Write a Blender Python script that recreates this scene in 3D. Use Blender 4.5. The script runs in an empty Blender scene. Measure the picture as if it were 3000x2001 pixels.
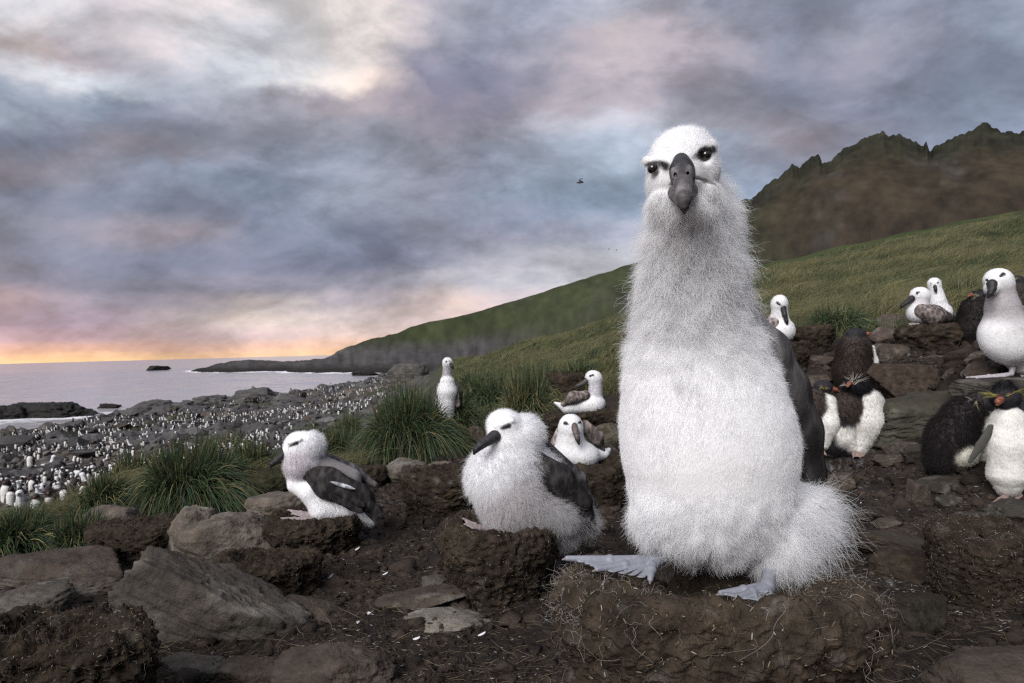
import bpy, math, random
import numpy as np
from mathutils import Vector, Matrix

# ------------------------------------------------------------------ camera, sky, sun, exposure
F = 2000.0                                  # focal length in photograph pixels (3000 wide)
EYE = np.array([0.0, 0.0, 0.8])             # the lens is 0.8 m above the muddy ground
_w = Vector((-0.0269, 1.0, -0.01255)).normalized()        # world up seen from the lens (small roll and tilt)
_f = (Vector((0, 0, -1)) - _w * _w.dot(Vector((0, 0, -1)))).normalized()
_r = _f.cross(_w)
ROT = Matrix((_r, _f, _w))                  # lens axes -> world axes
RGT = np.array(ROT @ Vector((1, 0, 0))); UPV = np.array(ROT @ Vector((0, 1, 0))); FWD = np.array(ROT @ Vector((0, 0, -1)))
SEA = -8.0 + EYE[2]
scene = bpy.context.scene
cam_data = bpy.data.cameras.new('camera'); cam = bpy.data.objects.new('camera', cam_data)
scene.collection.objects.link(cam); scene.camera = cam
cam.matrix_world = Matrix.Translation(EYE) @ ROT.to_4x4()
cam_data.sensor_width = 36; cam_data.lens = 24.0; cam_data.clip_start = 0.05; cam_data.clip_end = 60000
cam_data.dof.use_dof = True; cam_data.dof.focus_distance = 1.0; cam_data.dof.aperture_fstop = 20.0
scene.cycles.pixel_filter_type = 'BLACKMAN_HARRIS'; scene.cycles.filter_width = 1.3; scene.cycles.use_denoising = False; scene.cycles.diffuse_bounces = 6

scene.view_settings.view_transform = 'Standard'; scene.view_settings.look = 'None'
scene.view_settings.gamma = 1; scene.view_settings.use_curve_mapping = False
scene.view_settings.exposure = 0.5
SUN_AZ, SUN_EL = math.radians(-152), math.radians(36)      # azimuth from +Y, clockwise; behind and left of the lens
sun_data = bpy.data.lights.new('sun', 'SUN'); sun = bpy.data.objects.new('sun', sun_data); scene.collection.objects.link(sun)
sun_data.energy = 3.0; sun_data.angle = math.radians(36); sun_data.color = (1.0, 0.97, 0.95)
_sd = Vector((math.sin(SUN_AZ) * math.cos(SUN_EL), math.cos(SUN_AZ) * math.cos(SUN_EL), math.sin(SUN_EL)))
sun.rotation_euler = _sd.to_track_quat('Z', 'Y').to_euler()


def lin(c):
    c = np.asarray(c, float) / 255.0
    return np.where(c <= 0.04045, c / 12.92, ((c + 0.055) / 1.055) ** 2.4)


SKY_X = [0, 200, 400, 600, 800, 1000, 1200, 1400, 1600, 1800, 2000, 2200, 2350]
SKY = [  # photograph row (2351 x 1568 view), colours left to right
 (0,   [(215,210,212),(195,190,200),(222,208,205),(208,196,198),(222,206,200),(190,185,195),(182,190,206),(160,165,182),(138,145,165),(150,153,170),(146,150,167),(142,148,165),(140,148,166)]),
 (60,  [(190,172,168),(184,170,174),(208,200,202),(215,208,208),(228,212,203),(168,164,176),(166,172,190),(172,170,184),(180,168,176),(138,141,160),(152,152,168),(143,150,169),(140,150,168)]),
 (120, [(186,164,163),(160,150,160),(178,178,190),(208,208,215),(226,210,202),(140,138,155),(152,152,170),(188,172,174),(180,165,174),(134,137,155),(162,155,168),(134,141,160),(143,151,171)]),
 (180, [(206,211,219),(204,207,215),(178,181,193),(208,208,213),(240,218,202),(123,124,146),(130,131,152),(182,170,177),(166,156,169),(138,141,160),(132,134,153),(140,148,168),(134,142,162)]),
 (240, [(140,150,168),(133,144,163),(148,151,168),(155,150,163),(178,162,166),(128,125,144),(140,132,145),(176,166,175),(150,148,163),(150,145,160),(133,137,158),(150,158,178),(128,136,157)]),
 (300, [(114,121,142),(120,127,146),(140,142,160),(155,152,166),(160,155,168),(133,127,141),(150,145,158),(188,188,200),(165,160,172),(168,151,160),(145,145,162),(138,146,169),(133,141,165)]),
 (350, [(130,125,142),(168,146,150),(150,145,160),(150,155,172),(150,155,172),(145,138,150),(150,155,172),(178,188,203),(160,170,188),(160,152,165),(155,155,172),(143,151,172),(134,144,168)]),
 (410, [(120,120,140),(135,140,160),(145,155,175),(138,149,172),(162,167,182),(145,145,162),(150,160,178),(150,162,182),(155,165,185),(140,150,172),(150,158,178),(134,144,170),(130,140,166)]),
 (470, [(118,125,146),(120,129,150),(127,134,155),(129,137,160),(166,169,183),(160,160,175),(134,144,168),(140,155,178),(150,162,182),(150,162,185),(145,156,180),(138,150,174),(135,146,170)]),
 (530, [(124,130,152),(142,141,160),(166,150,159),(129,137,160),(134,141,165),(146,149,168),(146,145,165),(150,160,182),(156,166,186),(152,162,184),(148,158,180),(142,152,175),(140,150,172)]),
 (590, [(128,131,155),(128,135,158),(124,131,155),(129,135,158),(134,137,160),(150,148,165),(150,145,160),(178,175,187),(200,195,205),(180,180,195),(160,165,185),(150,158,180),(145,155,176)]),
 (640, [(124,127,150),(119,124,148),(128,129,152),(123,126,150),(116,117,140),(140,140,160),(178,175,187),(206,201,206),(205,200,206),(190,185,198),(170,172,190),(160,165,185),(150,160,180)]),
 (690, [(186,155,164),(148,144,165),(150,145,162),(160,152,165),(160,155,170),(192,183,190),(187,184,193),(206,200,205),(205,200,206),(190,185,198),(180,178,192),(170,170,188),(160,165,182)]),
 (730, [(164,148,168),(172,156,176),(188,178,190),(238,217,201),(176,166,178),(228,198,180),(192,180,186),(208,196,200),(208,196,200),(200,190,196),(190,180,192),(180,175,188),(170,168,185)]),
 (765, [(178,156,172),(178,160,178),(206,184,182),(217,199,195),(227,207,200),(204,183,186),(210,192,192),(215,195,195),(215,195,195),(205,190,192),(195,182,190),(185,176,188),(175,170,185)]),
 (795, [(196,158,164),(192,162,172),(200,172,178),(210,182,184),(226,198,188),(215,190,186),(222,192,185),(222,192,185),(220,192,186),(210,188,188),(200,182,186),(190,178,186),(180,172,184)]),
 (815, [(240,188,158),(236,186,160),(230,184,166),(234,190,168),(238,196,172),(228,190,174),(232,194,176),(228,192,178),(224,190,180),(215,186,182),(205,182,182),(195,178,182),(185,172,182)]),
 (832, [(255,206,156),(255,210,162),(250,204,158),(246,200,164),(244,196,156),(236,194,164),(230,192,170),(226,190,174),(222,188,176),(214,186,180),(205,182,182),(195,178,182),(185,172,182)]),
]
_rows = np.array([r[0] for r in SKY], float); _grid = np.array([lin(r[1]) for r in SKY])


def sky_colour(az, el):
    """sky colour (linear) in the direction az, el, read from the grid above and continued evenly outside the view"""
    mean = np.array([0.38, 0.39, 0.47])
    a = max(-0.62, min(0.62, az)); e = min(el, 0.44)
    d = np.array([math.sin(a) * math.cos(e), math.cos(a) * math.cos(e), math.sin(e)])
    u = (1500 + F * (d @ RGT) / (d @ FWD)) / 1.276; v = (1000.5 - F * (d @ UPV) / (d @ FWD)) / 1.276
    v += (835 - 0.0269 * u - 835) * -0.0
    u = min(max(u, 0), 2350)
    v = min(max(v + 0.0269 * u * (1 if v > 650 else max(0, (v - 350) / 300)), 0), 832)
    i = int(np.clip(np.searchsorted(_rows, v) - 1, 0, len(_rows) - 2)); j = int(min(u // 200, len(SKY_X) - 2))
    fy = (v - _rows[i]) / (_rows[i + 1] - _rows[i]); fx = min((u - SKY_X[j]) / (SKY_X[j + 1] - SKY_X[j]), 1)
    c = (_grid[i, j] * (1 - fx) + _grid[i, j + 1] * fx) * (1 - fy) + (_grid[i + 1, j] * (1 - fx) + _grid[i + 1, j + 1] * fx) * fy
    k = 1 - math.exp(-(max(0, abs(az) - 0.62) / 0.7 + max(0, el - 0.44) / 0.4))
    g = c.mean(); c = (g + (c - g) * (.82 if v < 700 else .95)) * np.array([.955, 1.0, 1.04]); c = np.clip(mean + (c - mean) * 1.1, .02, 2)
    return c * (1 - k) + mean * k


def build_world():
    w = bpy.data.worlds.new('World'); scene.world = w; w.use_nodes = True
    nt = w.node_tree; N = nt.nodes; L = nt.links
    for n in list(N): N.remove(n)

    def nd(t, **kw):
        n = N.new(t)
        for k, v in kw.items(): setattr(n, k, v)
        return n

    def mth(op, a, b=None, c=None):
        n = nd('ShaderNodeMath', operation=op)
        for i, x in enumerate((a, b, c)):
            if x is None: continue
            if isinstance(x, (int, float)): n.inputs[i].default_value = x
            else: L.new(x, n.inputs[i])
        return n.outputs[0]
    out = nd('ShaderNodeOutputWorld'); bg = nd('ShaderNodeBackground')
    tc = nd('ShaderNodeTexCoord'); sep = nd('ShaderNodeSeparateXYZ'); L.new(tc.outputs['Generated'], sep.inputs[0])
    az = mth('ARCTAN2', sep.outputs['X'], sep.outputs['Y']); el = mth('ARCSINE', sep.outputs['Z'])
    # clouds lie on a layer: stretch the noise towards the horizon
    zz = mth('ADD', mth('MAXIMUM', sep.outputs['Z'], 0.0), 0.6)
    cmb = nd('ShaderNodeCombineXYZ')
    L.new(mth('DIVIDE', sep.outputs['X'], zz), cmb.inputs[0]); L.new(mth('DIVIDE', sep.outputs['Y'], zz), cmb.inputs[1])

    def noise(scale, detail, rough, seed, dist=0.0, vec=None):
        n = nd('ShaderNodeTexNoise', noise_dimensions='4D')
        n.inputs['Scale'].default_value = scale; n.inputs['Detail'].default_value = detail
        n.inputs['Roughness'].default_value = rough; n.inputs['W'].default_value = seed; n.inputs['Distortion'].default_value = dist
        L.new(vec or cmb.outputs[0], n.inputs['Vector']); return n
    n1 = noise(2.8, 5, 0.55, 1.3); n2 = noise(3.0, 5, 0.55, 7.7)
    hz = nd('ShaderNodeMapRange'); L.new(el, hz.inputs[0]); hz.inputs[1].default_value = 0.0; hz.inputs[2].default_value = 0.35
    hz.inputs[3].default_value = 0.07; hz.inputs[4].default_value = 1.0
    vec2 = nd('ShaderNodeCombineXYZ'); L.new(az, vec2.inputs[0]); L.new(mth('MULTIPLY', el, 1.9), vec2.inputs[1])
    n5 = noise(7.5, 7, 0.6, 2.3, 0.2, vec2.outputs[0]); n6 = noise(8.0, 7, 0.6, 9.1, 0.2, vec2.outputs[0])
    wa = mth('ADD', mth('MULTIPLY', mth('SUBTRACT', n1.outputs['Fac'], 0.5), 0.16), mth('MULTIPLY', mth('SUBTRACT', n5.outputs['Fac'], 0.5), 0.20))
    we = mth('MULTIPLY', mth('ADD', mth('MULTIPLY', mth('SUBTRACT', n2.outputs['Fac'], 0.5), 0.09), mth('MULTIPLY', mth('SUBTRACT', n6.outputs['Fac'], 0.5), 0.13)), hz.outputs[0])
    azw = mth('ADD', az, wa); elw = mth('ADD', el, we)
    # colour rows
    els = [0.0, 0.006, 0.014, 0.03, 0.052, 0.075, 0.10, 0.13, 0.165, 0.20, 0.235, 0.27, 0.305, 0.34, 0.375, 0.41, 0.46, 0.75]
    a0, a1, na = -1.6, 1.6, 29
    t = nd('ShaderNodeMapRange'); L.new(azw, t.inputs[0]); t.inputs[1].default_value = -0.72; t.inputs[2].default_value = 0.72
    prev = None
    for i, e in enumerate(els):
        cr = nd('ShaderNodeValToRGB'); L.new(t.outputs[0], cr.inputs[0]); cr.color_ramp.interpolation = 'LINEAR'
        els_ = cr.color_ramp.elements
        els_[0].position = 0; els_[0].color = (*sky_colour(-.72, e), 1); els_[1].position = 1; els_[1].color = (*sky_colour(.72, e), 1)
        for j in range(1, na - 1):
            q = els_.new(j / (na - 1)); q.color = (*sky_colour(-0.72 + 1.44 * j / (na - 1), e), 1)
        if prev is None: prev = cr.outputs[0]
        else:
            m = nd('ShaderNodeMapRange', interpolation_type='SMOOTHSTEP'); L.new(elw, m.inputs[0])
            m.inputs[1].default_value = els[i - 1]; m.inputs[2].default_value = e
            mx = nd('ShaderNodeMix', data_type='RGBA'); L.new(m.outputs[0], mx.inputs['Factor'])
            L.new(prev, mx.inputs['A']); L.new(cr.outputs[0], mx.inputs['B']); prev = mx.outputs['Result']
    # cloud texture: billows and wisps
    mpv = nd('ShaderNodeMapping'); L.new(cmb.outputs[0], mpv.inputs[0]); mpv.inputs['Rotation'].default_value = (0, 0, 0.6); mpv.inputs['Scale'].default_value = (1.0, 1.7, 1)
    n3 = noise(4.8, 10, 0.6, 3.1, 0.35, vec2.outputs[0]); n4 = noise(14.0, 7, 0.62, 5.2, 0.3, mpv.outputs[0])
    tex = mth('ADD', mth('MULTIPLY', mth('SUBTRACT', n3.outputs['Fac'], 0.5), 1.0), mth('MULTIPLY', mth('SUBTRACT', n4.outputs['Fac'], 0.5), 0.7))
    sh = nd('ShaderNodeMapRange', interpolation_type='SMOOTHSTEP'); L.new(n3.outputs['Fac'], sh.inputs[0]); sh.inputs[1].default_value = .40; sh.inputs[2].default_value = .60; sh.inputs[3].default_value = -.14; sh.inputs[4].default_value = .12
    tex = mth('ADD', tex, sh.outputs[0])
    fac = mth('ADD', 1.0, tex)
    sc = nd('ShaderNodeVectorMath', operation='SCALE'); L.new(prev, sc.inputs[0]); L.new(fac, sc.inputs['Scale'])
    # warm tint on the brighter billows
    wr = nd('ShaderNodeMapRange'); L.new(tex, wr.inputs[0]); wr.inputs[1].default_value = 0.02; wr.inputs[2].default_value = 0.3; wr.inputs[4].default_value = 0.3
    tint = nd('ShaderNodeMix', data_type='RGBA', blend_type='MULTIPLY'); L.new(wr.outputs[0], tint.inputs['Factor'])
    L.new(sc.outputs[0], tint.inputs['A']); tint.inputs['B'].default_value = (1.16, 0.98, 0.90, 1)
    # clear air behind the clouds
    sky = nd('ShaderNodeTexSky', sky_type='NISHITA'); sky.sun_disc = False
    sky.sun_elevation = math.radians(4); sky.sun_rotation = math.radians(-48)
    ss = nd('ShaderNodeVectorMath', operation='SCALE'); L.new(sky.outputs[0], ss.inputs[0]); ss.inputs['Scale'].default_value = 0.05
    mix = nd('ShaderNodeMix', data_type='RGBA'); mix.inputs['Factor'].default_value = 0.93
    L.new(ss.outputs[0], mix.inputs['A']); L.new(tint.outputs['Result'], mix.inputs['B'])
    L.new(mix.outputs['Result'], bg.inputs[0]); bg.inputs[1].default_value = 0.80
    L.new(bg.outputs[0], out.inputs[0])
    w.cycles.sampling_method = 'MANUAL'; w.cycles.sample_map_resolution = 512


build_world()

# ------------------------------------------------------------------ helpers
rng = np.random.default_rng(7)
COL = scene.collection


def P(px, py, d):
    """world point seen at photograph pixel px, py at distance d along the lens axis"""
    px, py, d = np.broadcast_arrays(np.asarray(px, float), np.asarray(py, float), np.asarray(d, float))
    return EYE + d[..., None] * (FWD + ((px - 1500) / F)[..., None] * RGT - ((py - 1000.5) / F)[..., None] * UPV)


_perm = np.random.default_rng(3).permutation(256); _perm = np.concatenate([_perm, _perm, _perm])
_g = np.random.default_rng(4).normal(size=(256, 3)); _g /= np.linalg.norm(_g, axis=1)[:, None]; _g = _g.astype(np.float32)


def perlin(p):
    p = np.asarray(p, np.float32); i = np.floor(p).astype(np.int64); f = p - i; i &= 255
    u = f * f * f * (f * (f * 6 - 15) + 10); r = 0
    for dx in (0, 1):
        for dy in (0, 1):
            for dz in (0, 1):
                h = _perm[_perm[_perm[(i[..., 0] + dx) & 255] + ((i[..., 1] + dy) & 255)] + ((i[..., 2] + dz) & 255)]
                g = _g[h]
                n = g[..., 0] * (f[..., 0] - dx) + g[..., 1] * (f[..., 1] - dy) + g[..., 2] * (f[..., 2] - dz)
                w = (u[..., 0] if dx else 1 - u[..., 0]) * (u[..., 1] if dy else 1 - u[..., 1]) * (u[..., 2] if dz else 1 - u[..., 2])
                r = r + n * w
    return r * 1.6


def fbm(p, octv=4, gain=0.5, lac=2.03, ridge=False):
    a, r, t = 1.0, 0, 0; p = np.asarray(p, np.float32)
    for k in range(octv):
        n = perlin(p + 17.3 * k)
        if ridge: n = 1 - 2 * np.abs(n)
        r = r + a * n; t += a; a *= gain; p = p * lac
    return r / t


def mfbm(m, p, *a, **k):
    """fbm only where the mask m is above zero"""
    m = np.broadcast_to(np.asarray(m) > 1e-4, p.shape[:-1]); r = np.zeros(p.shape[:-1], np.float32)
    if m.any(): r[m] = fbm(p[m], *a, **k)
    return r


def sstep(a, b, x): t = np.clip((x - a) / (b - a), 0, 1); return t * t * (3 - 2 * t)


def props(o, label=None, cat=None, group=None, kind=None):
    if label: o['label'] = label
    if cat: o['category'] = cat
    if group: o['group'] = group
    if kind: o['kind'] = kind
    return o


def empty(name, loc, label, cat, group=None):
    o = bpy.data.objects.new(name, None); COL.objects.link(o); o.location = [float(v) for v in loc]; o.empty_display_size = 0.05
    return props(o, label, cat, group)


def link(name, data, mat=None, parent=None, loc=None):
    o = bpy.data.objects.new(name, data); COL.objects.link(o)
    if mat and not len(data.materials): data.materials.append(mat)
    if parent: o.parent = parent
    if loc is not None: o.location = [float(v) for v in loc]
    return o


def mk(name, V, Fc, mat=None, col=None, parent=None, origin=None, smooth=True, attrs=None):
    """one mesh object from arrays; V in world metres, origin = where the object (or its parent) stands"""
    V = np.asarray(V, float); Fc = np.asarray(Fc); k = Fc.shape[1]
    if origin is not None: V = V - np.asarray(origin, float)
    me = bpy.data.meshes.new(name)
    me.vertices.add(len(V)); me.vertices.foreach_set('co', V.astype(np.float32).ravel())
    me.loops.add(Fc.size); me.loops.foreach_set('vertex_index', Fc.ravel().astype(np.int32))
    me.polygons.add(len(Fc)); me.polygons.foreach_set('loop_start', np.arange(0, Fc.size, k, dtype=np.int32))
    me.update(calc_edges=True)
    me.polygons.foreach_set('use_smooth', np.full(len(Fc), smooth))
    if col is not None:
        col = np.asarray(col, np.float32)
        if col.ndim == 1: col = np.tile(col, (len(V), 1))
        a = me.color_attributes.new('Col', 'FLOAT_COLOR', 'POINT')
        a.data.foreach_set('color', np.concatenate([col, np.ones((len(V), 1), np.float32)], 1).ravel())
    for kx, v in (attrs or {}).items():
        a = me.attributes.new(kx, 'FLOAT', 'POINT'); a.data.foreach_set('value', np.asarray(v, np.float32))
    me.validate(); me.update()
    return link(name, me, mat, parent, None if parent is not None else origin)


def strands(name, pts, rad, mat, col, parent=None, origin=None):
    """hair curves: pts (n, k, 3), rad (k,) or (n, k), col (n, 3)"""
    n, k, _ = pts.shape
    if origin is not None: pts = pts - np.asarray(origin, float)
    hc = bpy.data.hair_curves.new(name); hc.add_curves([k] * n)
    hc.points.foreach_set('position', pts.astype(np.float32).ravel())
    rad = np.broadcast_to(np.asarray(rad, np.float32), (n, k))
    hc.points.foreach_set('radius', np.ascontiguousarray(rad).ravel())
    a = hc.attributes.new('Col', 'FLOAT_COLOR', 'CURVE')
    a.data.foreach_set('color', np.concatenate([np.asarray(col, np.float32), np.ones((n, 1), np.float32)], 1).ravel())
    return link(name, hc, mat, parent, None if parent is not None else origin)


def material(name, rough=0.8, bump=0.0, bscale=20, var=0.25, vscale=8, spec=0.3, detail=6, streak=None, sheen=0.0, dist=0.01, scales=0):
    m = bpy.data.materials.new(name); m.use_nodes = True; nt = m.node_tree; N = nt.nodes; L = nt.links
    b = N['Principled BSDF']; b.inputs['Roughness'].default_value = rough; b.inputs['Specular IOR Level'].default_value = spec
    if sheen: b.inputs['Sheen Weight'].default_value = sheen
    at = N.new('ShaderNodeAttribute'); at.attribute_name = 'Col'
    tc = N.new('ShaderNodeTexCoord'); vec = tc.outputs['Object']
    if streak:
        mp = N.new('ShaderNodeMapping'); mp.inputs['Scale'].default_value = streak; L.new(vec, mp.inputs[0]); vec = mp.outputs[0]
    if var:
        n = N.new('ShaderNodeTexNoise'); n.inputs['Scale'].default_value = vscale; n.inputs['Detail'].default_value = detail
        n.inputs['Roughness'].default_value = 0.62; L.new(vec, n.inputs['Vector'])
        mr = N.new('ShaderNodeMapRange'); mr.inputs[1].default_value = 0.3; mr.inputs[2].default_value = 0.7
        mr.inputs[3].default_value = 1 - var; mr.inputs[4].default_value = 1 + var; L.new(n.outputs['Fac'], mr.inputs[0])
        s = N.new('ShaderNodeVectorMath'); s.operation = 'SCALE'; L.new(at.outputs['Color'], s.inputs[0]); L.new(mr.outputs[0], s.inputs['Scale'])
        L.new(s.outputs[0], b.inputs['Base Color'])
    else: L.new(at.outputs['Color'], b.inputs['Base Color'])
    if scales:
        mq = N.new('ShaderNodeMapping'); mq.inputs['Scale'].default_value = (1, 1, .55); L.new(tc.outputs['Object'], mq.inputs[0])
        v = N.new('ShaderNodeTexVoronoi'); v.inputs['Scale'].default_value = scales; L.new(mq.outputs[0], v.inputs['Vector'])
        m2 = N.new('ShaderNodeMapRange'); m2.interpolation_type = 'SMOOTHSTEP'; m2.inputs[1].default_value = .35; m2.inputs[2].default_value = .75; m2.inputs[3].default_value = .75; m2.inputs[4].default_value = 2.1; L.new(v.outputs['Distance'], m2.inputs[0])
        s2 = N.new('ShaderNodeVectorMath'); s2.operation = 'SCALE'; L.new(b.inputs['Base Color'].links[0].from_socket, s2.inputs[0]); L.new(m2.outputs[0], s2.inputs['Scale']); L.new(s2.outputs[0], b.inputs['Base Color'])
    if bump:
        n = N.new('ShaderNodeTexNoise'); n.inputs['Scale'].default_value = bscale; n.inputs['Detail'].default_value = 8
        n.inputs['Roughness'].default_value = 0.65; L.new(vec, n.inputs['Vector'])
        bp = N.new('ShaderNodeBump'); bp.inputs['Strength'].default_value = bump; bp.inputs['Distance'].default_value = dist
        L.new(n.outputs['Fac'], bp.inputs['Height']); L.new(bp.outputs[0], b.inputs['Normal'])
    return m


M = {}
M['down'] = material('white_down', 0.9, 0.08, 120, 0.05, 40, 0.1, sheen=0.15)
M['fur'] = material('down_strand', 0.85, 0, var=0, spec=0.12)
M['fur_dark'] = material('dark_down_strand', 0.85, 0, var=0, spec=0.1)
for _k in ('fur',):      # thin down lets some light through
    _nt = M[_k].node_tree; _t = _nt.nodes.new('ShaderNodeBsdfTranslucent'); _m = _nt.nodes.new('ShaderNodeMixShader'); _m.inputs[0].default_value = .48
    _a = [n for n in _nt.nodes if n.type == 'ATTRIBUTE'][0]; _nt.links.new(_a.outputs['Color'], _t.inputs[0]); _nt.links.new(_nt.nodes['Principled BSDF'].outputs[0], _m.inputs[1]); _nt.links.new(_t.outputs[0], _m.inputs[2]); _nt.links.new(_m.outputs[0], _nt.nodes['Material Output'].inputs[0])
M['plumage'] = material('plumage', 0.75, 0.35, 90, 0.12, 40, 0.2)
M['wing'] = material('wing_feathers', 0.75, 0.6, 70, 0.4, 30, 0.15, streak=(1, 1, .35), scales=42)
M['bill'] = material('bill_horn', 0.5, 0.5, 160, 0.6, 70, 0.28, dist=0.003)
M['eye'] = material('eye_black', 0.06, 0, var=0, spec=0.7)
M['foot'] = material('webbed_skin', 0.45, 0.3, 90, 0.15, 50, 0.4, dist=0.004)
M['mud'] = material('mud', 0.85, 1.0, 15, 0.6, 6, 0.2, dist=0.05)
M['nest'] = material('nest_mud', 0.92, 1.0, 55, 0.5, 26, 0.12, dist=0.02)
M['rock'] = material('rock', 0.8, 0.8, 22, 0.35, 7, 0.25, dist=0.03)
M['terrain'] = material('terrain', 0.9, 1.0, 2.2, 0.55, .8, 0.15, dist=0.25)
M['far'] = material('far_slope', 0.95, 0.25, 0.10, 0.15, 0.06, 0.08, dist=4.0, streak=(1, .05, .35))
M['blade'] = material('grass_blade', 0.6, 0, var=0, spec=0.25)
M['straw'] = material('straw', 0.7, 0, var=0, spec=0.2)
M['penguin'] = material('penguin_plumage', 0.7, 0.3, 70, 0.12, 30, 0.2)
# ------------------------------------------------------------------ terrain, in metres from the lens
def zy(px, y, d): return float(P(px, y, d)[2])


# per viewing direction: (distance, height below/above the lens) or (distance, 'y', row)
PROF = {
 -100: [(.3,-.8),(1.5,-.8),(2.5,-.85),(3.2,-.88),(4,-1.0),(6,-1.9),(9,-2.7),(14,-3.4),(20,-3.9),(28,-4.35),(40,-4.9),(54,-5.5),(62,-7.5),(75,-10),(120,-14),(300,-16),(6000,-40)],
 0:    [(.3,-.8),(1.5,-.8),(2.5,-.85),(3.2,-.88),(4,-1.0),(6,-1.9),(9,-2.7),(14,-3.4),(20,-3.9),(28,-4.35),(40,-4.9),(54,-5.5),(62,-7.5),(75,-10),(120,-14),(300,-16),(6000,-40)],
 383:  [(.3,-.8),(1.5,-.8),(3,-.87),(4.5,-.92),(5.5,-1.05),(7,-2.0),(10,-2.9),(14,-3.4),(20,-3.95),(28,-4.4),(40,-4.9),(70,-5.2),(80,-7.5),(95,-10),(130,-14),(300,-16),(440,-15),(600,-16),(6000,-40)],
 715:  [(.3,-.8),(1.5,-.8),(3.5,-.87),(5,-.94),(6.5,-1.15),(9,-2.0),(14,-3.0),(20,-3.6),(30,-4.2),(50,-4.8),(85,-5.1),(97,-7.5),(115,-10),(150,-14),(300,-14),(360,-9.5),(395,-5.8),(430,-3.2),(480,-2.9),(560,-12),(6000,-40)],
 1000: [(.3,-.8),(1.5,-.8),(3.5,-.87),(5,-.93),(8,-1.2),(14,-2.2),(22,-3),(35,-3.8),(60,-4.6),(110,-5.0),(125,-7.5),(145,-10),(200,-13),(270,-11),(305,-7.5),(330,-5),(400,-1.5),(6000,-40)],
 1150: [(.3,-.8),(1.5,-.8),(3.5,-.87),(5,-.9),(8,-1.0),(14,-1.6),(22,-2.3),(35,-3.0),(60,-3.8),(120,-4.3),(140,-7.5),(160,-10),(220,-10),(265,-8.8),(285,-7.2),(320,-4.0),(400,-1.0),(6000,-40)],
 1350: [(.3,-.8),(1.5,-.8),(3.5,-.87),(5,-.85),(8,-.8),(14,-.9),(25,-.85),(40,'y',1062),(45,'y',1052),(60,'y',1078),(120,-3.5),(250,-5.0),(300,-3.5),(400,2.5),(6000,-40)],
 1600: [(.3,-.8),(1.5,-.8),(3.5,-.87),(5,-.84),(6.2,-.83),(8,-.6),(12,-.55),(20,'y',1060),(36,'y',990),(46,'y',1010),(100,'y',1008),(250,'y',985),(6000,-40)],
 1850: [(.3,-.8),(1.5,-.8),(3,-.86),(5,-.75),(8,-.35),(12,-.2),(20,'y',990),(36,'y',926),(46,'y',938),(100,'y',932),(250,'y',900),(6000,-40)],
 2100: [(.3,-.8),(1.5,-.8),(3,-.82),(4,-.75),(5,-.5),(6,-.25),(8,-.05),(12,'y',955),(20,'y',895),(36,'y',838),(46,'y',850),(100,'y',838),(250,'y',795),(6000,-40)],
 2300: [(.3,-.8),(1.5,-.8),(2.2,-.83),(3,-.78),(4,-.7),(4.6,-.5),(5.1,-.27),(5.5,-.1),(6.5,'y',1000),(8,'y',960),(12,'y',905),(20,'y',840),(36,'y',782),(46,'y',794),(100,'y',772),(250,'y',705),(6000,-40)],
 2500: [(.3,-.8),(1.5,-.8),(2.2,-.83),(3,-.76),(4,-.68),(4.6,-.47),(5.1,-.24),(5.5,-.06),(6.5,'y',975),(8,'y',930),(12,'y',870),(20,'y',800),(36,'y',738),(46,'y',752),(100,'y',728),(250,'y',650),(6000,-40)],
 2700: [(.3,-.8),(1.5,-.8),(2.2,-.81),(3,-.72),(3.8,-.55),(4.4,-.32),(5,-.1),(5.6,-.02),(6.5,'y',940),(8,'y',900),(12,'y',835),(20,'y',765),(36,'y',698),(46,'y',712),(100,'y',690),(250,'y',620),(6000,-40)],
 2850: [(.3,-.8),(1.5,-.8),(2.2,-.8),(2.8,-.7),(3.3,-.5),(3.8,-.28),(4.4,-.14),(5.4,0.0),(6.5,'y',925),(8,'y',880),(12,'y',810),(20,'y',740),(36,'y',664),(46,'y',680),(100,'y',660),(250,'y',600),(6000,-40)],
 3000: [(.3,-.8),(1.5,-.8),(2.2,-.78),(2.8,-.67),(3.2,-.45),(3.6,-.24),(4.2,-.12),(5.2,0.02),(7,'y',895),(12,'y',800),(20,'y',725),(36,'y',632),(46,'y',650),(100,'y',640),(250,'y',590),(6000,-40)],
 3100: [(.3,-.8),(1.5,-.8),(2.2,-.78),(2.8,-.67),(3.2,-.45),(3.6,-.24),(4.2,-.12),(5.2,0.02),(7,'y',885),(12,'y',785),(20,'y',705),(36,'y',612),(46,'y',635),(100,'y',625),(250,'y',580),(6000,-40)],
}
SIL = np.array([(810,790),(900,765),(1000,735),(1100,711),(1200,685),(1350,640),(1465,603),(1600,540),(1705,470),(1712,461),(1735,458),(1760,435),(1790,410),(1822,388),(1830,377),(1840,381),(1848,383),(1878,358),(1893,352),(1901,369),(1920,370),(1950,345),(1990,315),(2008,307),(2018,311),(2045,298),(2056,307),(2068,301),(2078,303),(2110,322),(2125,336),(2134,336),(2142,325),(2147,342),(2170,331),(2185,326),(2220,307),(2250,292),(2270,282),(2285,280),(2296,290),(2330,297),(2351,302),(2440,292)]) * 1.276
SMX = np.linspace(1000, 3100, 120); _sy = np.interp(np.linspace(600, 3500, 581), SIL[:, 0], SIL[:, 1]); _sy = np.convolve(_sy, np.ones(61) / 61, 'same'); SMY = np.interp(SMX, np.linspace(600, 3500, 581), _sy)
SMY[-12:] = SMY[-13]
_keys = np.array(sorted(PROF)); _lr = np.linspace(math.log(.25), math.log(9000), 900)
_tab = []
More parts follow.
